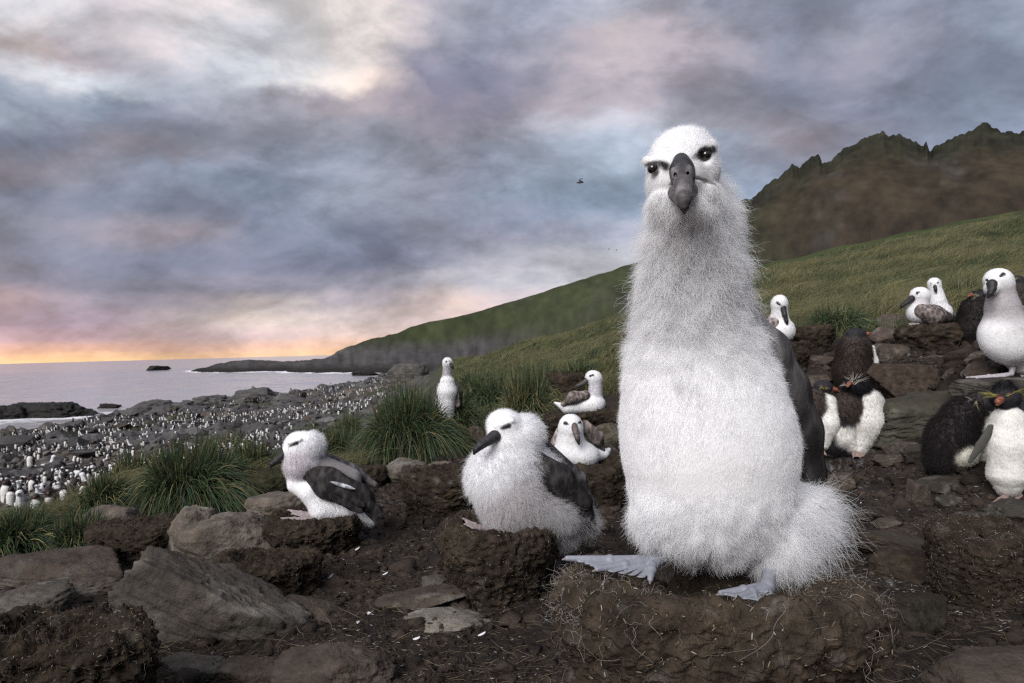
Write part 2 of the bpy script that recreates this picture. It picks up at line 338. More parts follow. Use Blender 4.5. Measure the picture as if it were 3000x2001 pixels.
for kx in _keys:
    t = (kx - 1500) / F; s = math.sqrt(1 + t * t)
    d = [e[0] for e in PROF[kx]]; z = [(zy(kx, e[2], e[0]) if len(e) == 3 else e[1] + EYE[2]) for e in PROF[kx]]
    _tab.append(np.interp(_lr, np.log(np.array(d) * s), z))
_tab = np.array(_tab)


def height(px, r):
    """smooth terrain height at viewing direction px (photograph column) and distance r"""
    px = np.clip(np.asarray(px, float), -100, 3100); r = np.asarray(r, float); px, r = np.broadcast_arrays(px, r)
    j = np.clip(np.searchsorted(_keys, px) - 1, 0, len(_keys) - 2); f = (px - _keys[j]) / (_keys[j + 1] - _keys[j]); f = f * f * (3 - 2 * f)
    q = (np.log(np.maximum(r, .26)) - _lr[0]) / (_lr[1] - _lr[0]); i = np.clip(q.astype(int), 0, 898); g = np.clip(q - i, 0, 1)
    a = _tab[j, i] * (1 - g) + _tab[j, i + 1] * g; b = _tab[j + 1, i] * (1 - g) + _tab[j + 1, i + 1] * g
    z = a * (1 - f) + b * f
    # the mountain: from its foot up to the ridge line, 480 m away
    w = sstep(930, 1040, px)
    yk = np.interp(px, SIL[:, 0], SIL[:, 1]) + sstep(2150, 2250, px) * (11 * fbm(np.stack([px * .035, px * 0, px * 0], -1), 3) + 9 * fbm(np.stack([px * .08, px * 0 + 4, px * 0], -1), 2)); t = (px - 1500) / F; s = np.sqrt(1 + t * t)
    dk = 480.0; zk = EYE[2] + dk * (FWD[2] + t * RGT[2] - ((yk - 1000.5) / F) * UPV[2])
    r0 = np.where(px > 1500, 100.0, 330.0) * s; r0 = 330 * s + (100 - 330) * s * sstep(1250, 1600, px)
    zb = _at(px, r0)
    u = np.clip((r - r0) / (dk * s - r0), 0, 1)
    pw = 1.9 - 0.5 * sstep(1250, 2200, px)
    ys = np.interp(px, SMX, SMY); zs = EYE[2] + dk * (FWD[2] + t * RGT[2] - ((ys - 1000.5) / F) * UPV[2])
    m = zb + (zs - zb) * (0.35 * u + 0.65 * u ** pw) + (zk - zs) * sstep(.62, 1, u)
    back = zk - (r - dk * s) * 0.55
    m = np.where(r > dk * s, back, m)
    return np.where(r > r0, z * (1 - w) + m * w, z)


def _at(px, r):
    j = np.clip(np.searchsorted(_keys, px) - 1, 0, len(_keys) - 2); f = (px - _keys[j]) / (_keys[j + 1] - _keys[j]); f = f * f * (3 - 2 * f)
    q = (np.log(r) - _lr[0]) / (_lr[1] - _lr[0]); i = np.clip(q.astype(int), 0, 898)
    return _tab[j, i] * (1 - f) + _tab[j + 1, i] * f


def to_polar(x, y):
    th = np.arctan2(x, y); r = np.hypot(x, y)
    c, s = math.cos(0), 0
    px = 1500 + F * np.tan(np.clip(th, -1.2, 1.2))
    return np.clip(px, -100, 3100), r


def kinds(px, r):
    """weights of the ground cover: mud, rock (shore), grass hill, mountain"""
    t = (np.clip(px, -100, 3100) - 1500) / F; d = r / np.sqrt(1 + t * t)
    edge = np.interp(px, [0, 383, 715, 1000, 1150, 1350, 1600, 1850, 2100, 2300, 2500, 2700, 2850, 3000], [3.6, 4.2, 4.4, 5.6, 6.4, 7.0, 7.5, 7, 6.2, 6.2, 6.2, 6.2, 6.2, 6.4])
    return d, edge


def relief(px, r, x, y, z):
    """lumps, slabs and crags added to the smooth terrain"""
    d, edge = kinds(px, r)
    p = np.stack([x, y, np.zeros_like(x)], -1)
    near = 1 - sstep(8, 12, d)
    dz = near * (0.035 * mfbm(near, p * 5, 4) + 0.013 * mfbm(near, p * 24, 3, ridge=True) + 0.03 * mfbm(near, p * 1.3 + 5, 2))
    right = sstep(2150, 2350, px) * sstep(3.3, 4.0, d) * (1 - sstep(5.8, 6.6, d))
    dz = dz + right * 0.07 * np.round(mfbm(right, p * 1.7 + 9, 3) * 4) / 2.2
    shore = (1 - sstep(1180, 1420, px)) * sstep(5.5, 13, d) * (1 - sstep(150, 250, d))
    rr = mfbm(shore, p * 0.16 + 3, 5, 0.5, ridge=True); st = mfbm(shore, np.stack([x * .25 + y * .1, y * .12, x * 0], -1) + 8, 4, ridge=True)
    dz = dz + shore * ((rr - .45) * 0.9 * np.clip(d / 40, .35, 1.3) + (st - .5) * .35 + (mfbm(shore, p * .55 + 2, 4, .6, ridge=True) - .45) * .5 * np.clip(d / 40, .5, 1.3))
    hill = sstep(1150, 1400, px) * sstep(8, 14, d) * (1 - sstep(48, 70, d))
    dz = dz + hill * (0.22 * mfbm(hill, p * .35, 3) + 0.14 * mfbm(hill, p * 1.1, 3))
    far = sstep(90, 200, d) * (d < 900) * sstep(SEA - 3, SEA + 6, z)
    pa = np.arctan2(x, y) * 330; q = np.stack([(pa - z * .42) * .045, (pa * .4 + z) * .008, y * 0], -1)
    crag = sstep(1900, 2250, px) * sstep(200, 420, d) * (d < 900)
    pa = np.arctan2(x, y) * 330; pf = np.stack([pa, z * .5, r * .02], -1); dz = dz + far * (2.6 * mfbm(far, pf * .016, 4) + 1.3 * mfbm(far, pf * .07, 4))
    dz = dz + crag * (4.5 * (mfbm(crag, q, 4, 0.55, ridge=True) - .45) + 2.2 * (mfbm(crag, np.stack([pa, z * .6, r * .02], -1) * .07, 4, ridge=True) - .4))
    pen = (1 - sstep(1100, 1350, px)) * sstep(280, 330, d) * (d < 900)
    dz = dz + pen * 2.2 * (mfbm(pen, p * .045 + 4, 4, ridge=True) - .45)
    return dz


def ground_z(x, y):
    x = np.asarray(x, float); y = np.asarray(y, float)
    px, r = to_polar(x, y); z = height(px, r); return z + relief(px, r, x, y, z)


_gd = np.exp(np.linspace(math.log(1.2), math.log(300), 1500))


def depth_at(px, py):
    """distance of the first ground seen at a photograph pixel"""
    w = P(np.full(1500, px), np.full(1500, py), _gd)
    g = height(*to_polar(w[:, 0], w[:, 1])); h = np.nonzero(w[:, 2] <= g)[0]
    return float(_gd[h[0]]) if len(h) else 300.0


def on_ground(px, py): return P(px, py, depth_at(px, py))


def build_terrain():
    tmax = math.atan(1600 / F)
    th = np.concatenate([np.linspace(-math.pi, -tmax, 40)[:-1], np.arctan(np.linspace(-1600, 1600, 760) / F), np.linspace(tmax, math.pi, 40)[1:]])
    r = np.exp(np.concatenate([np.linspace(math.log(.3), math.log(1.5), 16)[:-1], np.linspace(math.log(1.5), math.log(12), 300)[:-1], np.linspace(math.log(12), math.log(60), 210)[:-1],
                               np.linspace(math.log(60), math.log(700), 200)[:-1], np.linspace(math.log(700), math.log(6000), 12)]))
    T, R = np.meshgrid(th, r, indexing='ij'); X = R * np.sin(T); Y = R * np.cos(T)
    px, _ = to_polar(X, Y); px = np.where(Y <= 0, np.where(X < 0, -100, 3100), px)
    Z = height(px, R); dz = relief(px, R, X, Y, Z)
    Z = Z + dz
    d, edge = kinds(px, R)
    p = np.stack([X, Y, Z * 0], -1)
    nearm = d < 60; farm = (d > 55) & (d < 900); shm = (px < 1400) & (d > 4) & (d < 900); gm = (d > 3) & (d < 100)
    n1 = mfbm(d < 100, p * .9, 4); n2 = mfbm(d < 12, p * 6, 3); nb = mfbm(farm, np.stack([T * 330, Z * .5, R * .02], -1) * .02, 5); ns = mfbm(shm, p * .2, 4)
    c = lambda *a: np.array(a)
    C = c(.023, .017, .0135) * (1 + .5 * n2[..., None]) + c(.012, .011, .010) * sstep(.1, .5, n1)[..., None]
    gw = sstep(2050, 2300, px) * sstep(1.9, 2.4, d) * (1 - sstep(5.5, 7, d)) * (Y > 0)
    gu = (sstep(.08, .36, mfbm(gw, p * 2.1 + 21, 3)) * sstep(.0, .35, mfbm(gw, p * 26 + 9, 3)) * gw)[..., None] * .7
    tan = (sstep(.1, .45, mfbm(d < 12, p * 1.4 + 61, 4)))[..., None] * .6
    C = C * (1 - tan) + c(.045, .033, .024) * tan
    C = C * (1 - gu) + c(.26, .26, .27) * gu
    rock = c(.075, .072, .074) * (1 + .75 * ns[..., None]); rock = rock + c(.034, .018, .0) * sstep(.02, .35, mfbm(shm, p * .11 + 40, 3))[..., None]
    green = c(.038, .050, .018) * (1 + .35 * n1[..., None]) + c(.030, .024, .008) * sstep(0, .5, mfbm(gm, p * .25 + 30, 4))[..., None]
    P3 = np.stack([T * 330, Z * .5, R * .02], -1)
    nf = mfbm(farm, P3 * .09, 5)[..., None]; nf2 = mfbm(farm, P3 * .25 + 7, 4)[..., None]
    moor = c(.036, .027, .017) * (1 + .35 * nb[..., None] + .8 * nf + .6 * nf2)
    fgreen = c(.036, .043, .019) * (1 + .5 * nb[..., None] + .5 * nf + .5 * nf2)
    e = edge + n1 * .8
    g = sstep(0, .8, d - e)[..., None]
    C = C * (1 - g) + green * g
    shore = ((1 - sstep(1200, 1330, px + 70 * n1)) * sstep(5.5, 8, d + n1 * 1.5))[..., None]
    C = C * (1 - shore) + rock * shore
    fl = (sstep(.08, .3, mfbm(shm, p * .13 + 70, 4)) * (shore[..., 0] > .5) * (d < 100))[..., None] * .7
    C = C * (1 - fl) + c(.040, .045, .019) * fl
    far = np.maximum(sstep(60, 90, d)[..., None] * sstep(1150, 1300, px)[..., None], (sstep(240, 260, d))[..., None])
    zr = Z - EYE[2]
    frac = np.clip((d - 100) / 380, 0, 1)
    brown = sstep(1900, 2500, px + nb * 300)[..., None]
    mt = fgreen * (1 - brown) + moor * brown
    scree = (sstep(.1, .45, mfbm(farm, P3 * .05 + 11, 5) + .25 * nb) * (.25 + .4 * brown[..., 0]))[..., None]
    mt = mt * (1 - scree) + c(.06, .055, .048) * (1 + .8 * nf2) * scree
    crag = (sstep(2050, 2200, px) * sstep(.55, .9, frac + .15 * nb))[..., None]
    mt = mt * (1 - crag) + (c(.024, .0235, .0145) * (1 + .9 * nf + .7 * nf2)) * crag
    foot = (1 - sstep(-2, 9, zr + 7 * nb - (px - 900) * .004))[..., None] * (1 - sstep(1350, 1700, px))[..., None]
    mt = mt * (1 - foot) + c(.06, .057, .057) * (1 + .4 * ns[..., None] + .9 * nf2) * foot
    C = C * (1 - far) + mt * far
    wet = (1 - sstep(SEA + .6, SEA + 2.2 + (d > 200) * 2, Z + ns * .8))[..., None] * (d > 40)[..., None]
    C = C * (1 - wet) + c(.018, .016, .015) * wet
    C = np.clip(C, .008, .6)
    nt, nr = T.shape; idx = np.arange(nt * nr).reshape(nt, nr)
    q = np.stack([idx[:-1, :-1], idx[1:, :-1], idx[1:, 1:], idx[:-1, 1:]], -1)[:, :, ::-1]
    V = np.stack([X, Y, Z], -1).reshape(-1, 3); C = C.reshape(-1, 3)
    dc = d[:-1, :-1]; pc = px[:-1, :-1]; ec = edge[:-1, :-1]
    lab = np.zeros(dc.shape, int)
    lab[(dc > ec)] = 1
    lab[(dc > 6) & (pc < 1265)] = 2
    lab[(dc > 55) & (pc >= 1265)] = 3
    lab[(dc > 240)] = 3
    for k, (nm, mt_) in enumerate([('ground', 'mud'), ('grassy_hillside', 'terrain'), ('rocky_shore', 'terrain'), ('mountain', 'far')]):
        f = q[lab == k]; u, inv = np.unique(f, return_inverse=True)
        o = mk(nm, V[u], inv.reshape(f.shape), M[mt_], C[u]); o['kind'] = 'structure'
    # centre cap under the lens
    a = np.linspace(0, 2 * math.pi, 41)[:-1]


build_terrain()


# ------------------------------------------------------------------ sea
def sea_material():
    m = bpy.data.materials.new('sea_water'); m.use_nodes = True; nt = m.node_tree; N = nt.nodes; L = nt.links
    b = N['Principled BSDF']; b.inputs['Base Color'].default_value = (.42, .40, .43, 1); b.inputs['Roughness'].default_value = .14; b.inputs['IOR'].default_value = 1.333
    b.inputs['Specular IOR Level'].default_value = .9
    tc = N.new('ShaderNodeTexCoord'); mp = N.new('ShaderNodeMapping'); mp.inputs['Scale'].default_value = (.7, 1.0, 1); mp.inputs['Rotation'].default_value = (0, 0, .3); L.new(tc.outputs['Object'], mp.inputs[0])
    n = N.new('ShaderNodeTexNoise'); n.inputs['Scale'].default_value = .28; n.inputs['Detail'].default_value = 7; n.inputs['Roughness'].default_value = .62; L.new(mp.outputs[0], n.inputs['Vector'])
    bp = N.new('ShaderNodeBump'); bp.inputs['Strength'].default_value = .22; bp.inputs['Distance'].default_value = 1.0; L.new(n.outputs['Fac'], bp.inputs['Height']); L.new(bp.outputs[0], b.inputs['Normal'])
    fo = N.new('ShaderNodeAttribute'); fo.attribute_name = 'foam'
    n2 = N.new('ShaderNodeTexNoise'); n2.inputs['Scale'].default_value = .5; n2.inputs['Detail'].default_value = 8; n2.inputs['Roughness'].default_value = .7; L.new(tc.outputs['Object'], n2.inputs['Vector'])
    ad = N.new('ShaderNodeMath'); ad.operation = 'ADD'; L.new(fo.outputs['Fac'], ad.inputs[0]); L.new(n2.outputs['Fac'], ad.inputs[1])
    mr = N.new('ShaderNodeMapRange'); mr.inputs[1].default_value = .85; mr.inputs[2].default_value = 1.15; L.new(ad.outputs[0], mr.inputs[0])
    d = N.new('ShaderNodeBsdfDiffuse'); d.inputs[0].default_value = (.75, .75, .78, 1)
    mx = N.new('ShaderNodeMixShader'); L.new(mr.outputs[0], mx.inputs[0]); L.new(b.outputs[0], mx.inputs[1]); L.new(d.outputs[0], mx.inputs[2])
    L.new(mx.outputs[0], N['Material Output'].inputs[0]); return m


REEF = [(-6, 1238, 97), (60, 1232, 97), (130, 1222, 98), (200, 1226, 99), (255, 1232, 100)]


def build_sea():
    tmax = math.atan(1650 / F)
    th = np.concatenate([np.linspace(-math.pi, -tmax, 24)[:-1], np.arctan(np.linspace(-1650, -100, 420) / F), np.linspace(math.atan(-100 / F), math.pi, 40)[1:]])
    r = np.exp(np.concatenate([np.linspace(math.log(40), math.log(700), 320)[:-1], np.linspace(math.log(700), math.log(50000), 30)]))
    T, R = np.meshgrid(th, r, indexing='ij'); X = R * np.sin(T); Y = R * np.cos(T)
    px, _ = to_polar(X, Y); px = np.where(Y <= 0, np.where(X < 0, -100, 3100), px)
    g = height(px, R); g = g + relief(px, R, X, Y, g)
    foam = (1 - np.clip((SEA - g) / 2.6, 0, 1)) * (R < 600)
    for a, b, dd in REEF:
        w = P(a, b, dd); q = np.hypot((X - w[0]) * .7, Y - w[1]); foam = np.maximum(foam, .75 * np.exp(-(q / 8) ** 2))
    foam = foam * .8
    p = np.stack([X, Y, X * 0], -1)
    Z = SEA + (.28 * perlin(p * np.array([.05, .11, 1])) + .16 * perlin(p * np.array([.13, .26, 1]) + 5)) * sstep(40, 80, R) * (1 - sstep(500, 2500, R))
    nt, nr = T.shape; idx = np.arange(nt * nr).reshape(nt, nr)
    q = np.stack([idx[:-1, :-1], idx[1:, :-1], idx[1:, 1:], idx[:-1, 1:]], -1)[:, :, ::-1].reshape(-1, 4)
    o = mk('sea', np.stack([X, Y, Z], -1).reshape(-1, 3), q, sea_material(), attrs={'foam': foam.ravel()}); o['kind'] = 'structure'


build_sea()
# ------------------------------------------------------------------ implicit sculpting: round forms melted together, then meshed
class Sculpt:
    """forms are given in photograph pixels at distance d0; dz is depth behind d0, in the same pixels"""
    def __init__(s, d0, k=8):
        s.d0 = d0; s.s = d0 / F; s.k = k * s.s; s.ops = []

    def pt(s, a): return P(a[0], a[1], s.d0 + (a[2] if len(a) > 2 else 0) * s.s)

    def cap(s, a, b, ra, rb=None, col=0, k=None, fur=0.0, flat=None, f=1.0, cut=False, paint=True):
        rb = ra if rb is None else rb
        s.ops.append(dict(t='c', a=s.pt(a), b=s.pt(b), ra=ra * s.s, rb=rb * s.s, col=col, k=s.k if k is None else k * s.s, fur=fur,
                          n=None if flat is None else s.axis(flat), f=f, cut=cut, paint=paint)); return s

    def axis(s, v):
        v = v[0] * RGT - v[1] * UPV + v[2] * FWD; return v / np.linalg.norm(v)

    def ell(s, c, r, rot=0, col=0, k=None, fur=0.0, cut=False, paint=True):
        a = math.radians(rot); ax = math.cos(a) * RGT - math.sin(a) * UPV; ay = -(-math.sin(a) * RGT - math.cos(a) * UPV)
        # rot turns the long axis clockwise in the photograph
        s.ops.append(dict(t='e', c=s.pt(c), R=np.stack([ax, ay, FWD]), r=np.array(r, float) * s.s, col=col, k=s.k if k is None else k * s.s, fur=fur, cut=cut, paint=paint)); return s

    def d1(s, o, p):
        if o['t'] == 'c':
            pa = p - o['a']; ba = o['b'] - o['a']; L = float(ba @ ba) + 1e-12
            h = np.clip(pa @ ba / L, 0, 1)
            q = pa - h[:, None] * ba
            if o['n'] is not None: q = q + ((o['f'] - 1) * (q @ o['n']))[:, None] * o['n']
            return (np.linalg.norm(q, axis=1) - (o['ra'] + (o['rb'] - o['ra']) * h)) / (max(o['f'], 1) ** .5)
        q = (p - o['c']) @ o['R'].T; k0 = np.linalg.norm(q / o['r'], axis=1); k1 = np.linalg.norm(q / o['r'] ** 2, axis=1) + 1e-9
        return k0 * (k0 - 1) / k1

    def field(s, p):
        p = p.astype(np.float64); d = None
        for o in s.ops:
            e = s.d1(o, p); k = max(o['k'], 1e-6)
            if d is None: d = e; continue
            if o['cut']: e = -e; h = np.clip(.5 - .5 * (d - e) / k, 0, 1); d = d * (1 - h) + e * h + k * h * (1 - h)
            else: h = np.clip(.5 + .5 * (d - e) / k, 0, 1); d = d * h * 0 + (d * (1 - h) + e * h) - k * h * (1 - h)
        return d

    def bounds(s):
        lo, hi = np.full(3, 1e9), np.full(3, -1e9)
        for o in s.ops:
            if o['cut']: continue
            for c, r in ([(o['a'], o['ra']), (o['b'], o['rb'])] if o['t'] == 'c' else [(o['c'], o['r'].max())]):
                lo = np.minimum(lo, c - r - s.k); hi = np.maximum(hi, c + r + s.k)
        return lo, hi

    def mesh(s, cell, fine=None):
        """cell in photograph pixels; fine = (axis spacing overrides) list of (axis, lo, hi, cell_px) in world metres"""
        lo, hi = s.bounds(); cs = cell * s.s; ax = []
        for i in range(3):
            v = [lo[i] - 2 * cs]
            while v[-1] < hi[i] + 2 * cs:
                st = cs
                for (j, a, b, c) in (fine or []):
                    if j == i and a <= v[-1] <= b: st = c * s.s
                v.append(v[-1] + st)
            n = len(v); v += [v[-1] + cs * (q + 1) for q in range((-n) % 8 + 1)]
            ax.append(np.array(v))
        n = [len(v) - 1 for v in ax]; B = 8; nb = [m // B for m in n]
        cen = [np.array([(v[i * B] + v[(i + 1) * B]) / 2 for i in range(m)]) for v, m in zip(ax, nb)]
        hal = [np.array([(v[(i + 1) * B] - v[i * B]) / 2 for i in range(m)]) for v, m in zip(ax, nb)]
        G = np.stack(np.meshgrid(*cen, indexing='ij'), -1).reshape(-1, 3); H = np.linalg.norm(np.stack(np.meshgrid(*hal, indexing='ij'), -1).reshape(-1, 3), axis=1)
        D = s.field(G); V = np.empty([m + 1 for m in n], np.float32)
        # fill by block sign first, then the true field where the surface may pass
        sg = np.where(D > 0, 1.0, -1.0).reshape(nb)
        V[:] = 1.0
        V[:-1, :-1, :-1] = np.repeat(np.repeat(np.repeat(sg, B, 0), B, 1), B, 2)
        act = np.argwhere((np.abs(D) < H * 1.6 + s.k).reshape(nb))
        rr = np.arange(B + 1)
        for c0 in range(0, len(act), 600):
            A = act[c0:c0 + 600]
            I = (A[:, 0, None] * B + rr)[:, :, None, None]; J = (A[:, 1, None] * B + rr)[:, None, :, None]; K = (A[:, 2, None] * B + rr)[:, None, None, :]
            I, J, K = np.broadcast_arrays(I, J, K)
            pts = np.stack([ax[0][I], ax[1][J], ax[2][K]], -1).reshape(-1, 3)
            V[I.ravel(), J.ravel(), K.ravel()] = s.field(pts)
        return surface_nets(V, ax)

    def weights(s, p, tau=None):
        tau = (tau or s.k / s.s * .35) * s.s
        D = np.stack([s.d1(o, p) if (not o['cut'] and o['paint']) else np.full(len(p), 9.0) for o in s.ops], 1)
        w = np.exp(-(D - D.min(1, keepdims=True)) / tau); return w / w.sum(1, keepdims=True)

    def build(s, name, mat, palette, parent, origin, cell=3, fine=None, tau=None, spots=(), edge=0.0, lump=0.0, lumpf=60):
        V, Q = s.mesh(cell, fine)
        w = s.weights(V + (edge * s.s * np.stack([perlin(V / s.s / 14 + q) for q in (0, 30, 60)], 1) if edge else 0), tau)
        pal = np.array([palette[o['col']] for o in s.ops]); C = w @ pal
        fur = w @ np.array([o['fur'] for o in s.ops])
        for (a, r, c, st) in spots:
            q = np.linalg.norm(V - s.pt(a), axis=1) / (r * s.s); m = (st * (1 - sstep(.6, 1.15, q)))[:, None]; C = C * (1 - m) + np.array(c) * m
        if lump:
            N = vnormals(V, Q); V = V + N * (lump * s.s * fbm(V * lumpf, 3))[:, None]
        s.V, s.Q, s.C, s.fur = V, Q, C, fur
        return mk(name, V, Q, mat, C, parent, origin)


def surface_nets(V, ax):
    ins = V < 0; nx, ny, nz = V.shape
    shp = (nx - 1, ny - 1, nz - 1)
    cnt = np.zeros(shp, np.int16); acc = np.zeros(shp + (3,), np.float32)
    cx = [np.arange(n - 1) for n in V.shape]
    for a in range(3):
        sl0 = [slice(None)] * 3; sl1 = [slice(None)] * 3; sl0[a] = slice(0, -1); sl1[a] = slice(1, None)
        cr = ins[tuple(sl0)] != ins[tuple(sl1)]; I = np.argwhere(cr)
        v0 = V[I[:, 0], I[:, 1], I[:, 2]]; J = I.copy(); J[:, a] += 1; v1 = V[J[:, 0], J[:, 1], J[:, 2]]; t = v0 / (v0 - v1)
        Pp = np.stack([ax[q][I[:, q]] for q in range(3)], 1); Pp[:, a] = ax[a][I[:, a]] + t * (ax[a][I[:, a] + 1] - ax[a][I[:, a]])
        b, c = [q for q in range(3) if q != a]
        for db in (0, -1):
            for dc in (0, -1):
                K = I.copy(); K[:, b] += db; K[:, c] += dc
                ok = (K[:, b] >= 0) & (K[:, c] >= 0) & (K[:, b] < shp[b]) & (K[:, c] < shp[c])
                Kk = K[ok]; fl = np.ravel_multi_index(Kk.T, shp)
                np.add.at(cnt.reshape(-1), fl, 1); np.add.at(acc.reshape(-1, 3), fl, Pp[ok])
    idx = np.full(cnt.size, -1); act = np.nonzero(cnt.reshape(-1))[0]; idx[act] = np.arange(len(act))
    Vt = acc.reshape(-1, 3)[act] / cnt.reshape(-1)[act][:, None]
    Fs = []
    for a in range(3):
        b, c = [(1, 2), (2, 0), (0, 1)][a]
        sl0 = [slice(None)] * 3; sl1 = [slice(None)] * 3; sl0[a] = slice(0, -1); sl1[a] = slice(1, None)
        cr = ins[tuple(sl0)] != ins[tuple(sl1)]; I = np.argwhere(cr); I = I[(I[:, b] > 0) & (I[:, c] > 0) & (I[:, b] < shp[b]) & (I[:, c] < shp[c])]
        q = []
        for db, dc in ((-1, -1), (0, -1), (0, 0), (-1, 0)):
            K = I.copy(); K[:, b] += db; K[:, c] += dc; q.append(idx[np.ravel_multi_index(K.T, shp)])
        q = np.stack(q, 1); flip = ~ins[I[:, 0], I[:, 1], I[:, 2]]; q[flip] = q[flip][:, ::-1]; Fs.append(q)
    Fs = np.concatenate(Fs); Fs = Fs[(Fs >= 0).all(1)]
    return Vt.astype(float), Fs


def vnormals(V, Q):
    n = np.cross(V[Q[:, 2]] - V[Q[:, 0]], V[Q[:, 3 if Q.shape[1] > 3 else 1]] - V[Q[:, 1 if Q.shape[1] > 3 else 0]]); N = np.zeros_like(V)
    if Q.shape[1] == 3: n = np.cross(V[Q[:, 1]] - V[Q[:, 0]], V[Q[:, 2]] - V[Q[:, 0]])
    for k in range(Q.shape[1]): np.add.at(N, Q[:, k], n)
    return N / (np.linalg.norm(N, axis=1, keepdims=True) + 1e-12)


def norm(v): return v / (np.linalg.norm(v, axis=-1, keepdims=True) + 1e-12)


def scatter(V, Q, n, wgt=None, rs=None):
    """n random points on a quad mesh: face index and positions"""
    rs = rs or rng
    A = np.linalg.norm(np.cross(V[Q[:, 2]] - V[Q[:, 0]], V[Q[:, 3]] - V[Q[:, 1]]), axis=1)
    if wgt is not None: A = A * wgt[Q].mean(1)
    c = np.cumsum(A); f = np.searchsorted(c, rs.random(n) * c[-1]); f = np.minimum(f, len(Q) - 1)
    a, b = rs.random((2, n, 1)); q = V[Q[f]]
    return f, q[:, 0] * (1 - a) * (1 - b) + q[:, 1] * a * (1 - b) + q[:, 2] * a * b + q[:, 3] * (1 - a) * b


def fur(sc, name, n, length, parent, origin, comb=(0, 0, -1), lift=.5, curl=.25, mat='fur', rad=.00022, k=6, tint=None, clump=.5, wfun=None, lfun=None, cf=40, combf=None, seed=1):
    """down over a sculpted body: length in metres times the body's own fur weight"""
    rs = np.random.default_rng(seed); V, Q = sc.V, sc.Q; N = vnormals(V, Q)
    w = (sc.fur > .02) * (0.35 + sc.fur) if wfun is None else wfun(V) * (sc.fur > .02)
    f, R = scatter(V, Q, n, w.astype(float), rs); fi = Q[f, 0]
    nn = norm(N[fi]); L = length * sc.fur[fi] * rs.uniform(.55, 1.15, n)
    if lfun is not None: L = L * lfun(R)
    cmb = combf(R) if combf is not None else np.tile(np.array(comb, float), (n, 1))
    cmb = cmb - (cmb * nn).sum(1, keepdims=True) * nn
    cl = np.stack([perlin(R * cf + q) for q in (0, 50, 100)], 1)
    lift = np.clip(lift * (.45 + .75 * sc.fur[fi]), 0, .9)[:, None]
    d = norm(nn * lift + norm(cmb) * (1 - lift) + clump * np.clip(.15 + 1.1 * sc.fur[fi], 0, 1)[:, None] * cl + (.09 + .07 * np.clip(sc.fur[fi], 0, 1))[:, None] * rs.normal(size=(n, 3)))
    d = norm(d + nn * np.clip(.12 - (d * nn).sum(1), 0, 1)[:, None])
    bend = norm(np.cross(d, rs.normal(size=(n, 3)))); t = np.linspace(0, 1, k)
    ph = rs.uniform(0, 6.3, n)[:, None]; am = (curl * L * rs.uniform(.3, 1, n))[:, None]
    sag = np.array([0, 0, -1.0]) * .12
    pts = R[:, None] + (L[:, None] * t)[..., None] * d[:, None] + (am * t ** 2 * np.sin(ph + 3.2 * t))[..., None] * bend[:, None] + ((L[:, None] * t ** 2)[..., None] * (norm(cmb)[:, None] * .25 + sag))
    r = rad * (1 - .75 * t) * np.clip(.55 + .7 * sc.fur[fi], .5, 1.2)[:, None]
    C = sc.C[fi] * rs.uniform(.98, 1.2, (n, 1))
    if tint is not None: C = C * np.array(tint)
    return strands(name, pts, r, M[mat], np.clip(C, 0, .93), parent, origin)


def ball(name, c, r, mat, col, parent, origin, sq=(1, 1, 1), n=14):
    u = np.linspace(0, math.pi, n); v = np.linspace(0, 2 * math.pi, 2 * n + 1)[:-1]; U, W = np.meshgrid(u, v, indexing='ij')
    V = np.stack([np.sin(U) * np.cos(W) * sq[0], np.sin(U) * np.sin(W) * sq[1], np.cos(U) * sq[2]], -1) * r + np.asarray(c)
    idx = np.arange(U.size).reshape(U.shape); nx = np.roll(idx, -1, 1)
    Q = np.stack([idx[:-1], idx[1:], nx[1:], nx[:-1]], -1).reshape(-1, 4)
    return mk(name, V.reshape(-1, 3), Q, mat, col, parent, origin)


def feather(name, a, b, wid, nrm, mat, col, parent, origin, droop=0.0, thick=.0012, tipw=.45):
    """one flat flight or covert feather from a to b (world), wid in metres, with a raised shaft"""
    a = np.asarray(a, float); b = np.asarray(b, float); ax = b - a; L = np.linalg.norm(ax); ax = ax / L
    s = norm(np.cross(ax, nrm)); n = norm(np.cross(s, ax)); t = np.linspace(0, 1, 9)
    w = wid * np.minimum(1, (.35 + t * 2.2)) * np.sqrt(np.clip(1 - ((t - .55) / .46).clip(0, 1) ** 2.4, 0, 1)) * .5
    rows = []
    for h in (-1, -.5, 0, .5, 1):
        z = (1 - abs(h)) * thick * 2.2 + .0
        rows.append(a + ax * (L * t)[:, None] + s * (w * h)[:, None] + n * (z - droop * L * t ** 2 - abs(h) * wid * .06)[:, None])
    low = [r - n * thick for r in rows[::-1]]
    R = np.array(rows + low); m = len(R); idx = np.arange(m * 9).reshape(m, 9); nx = np.roll(idx, -1, 0)
    Q = np.stack([idx[:, :-1], idx[:, 1:], nx[:, 1:], nx[:, :-1]], -1).reshape(-1, 4)
    return mk(name, R.reshape(-1, 3), Q, mat, col, parent, origin)


WHITE = (.80, .80, .815); GREY = (.17, .16, .165); DARK = (.036, .034, .037); MANT = (.15, .125, .115); LGREY = (.42, .42, .45)
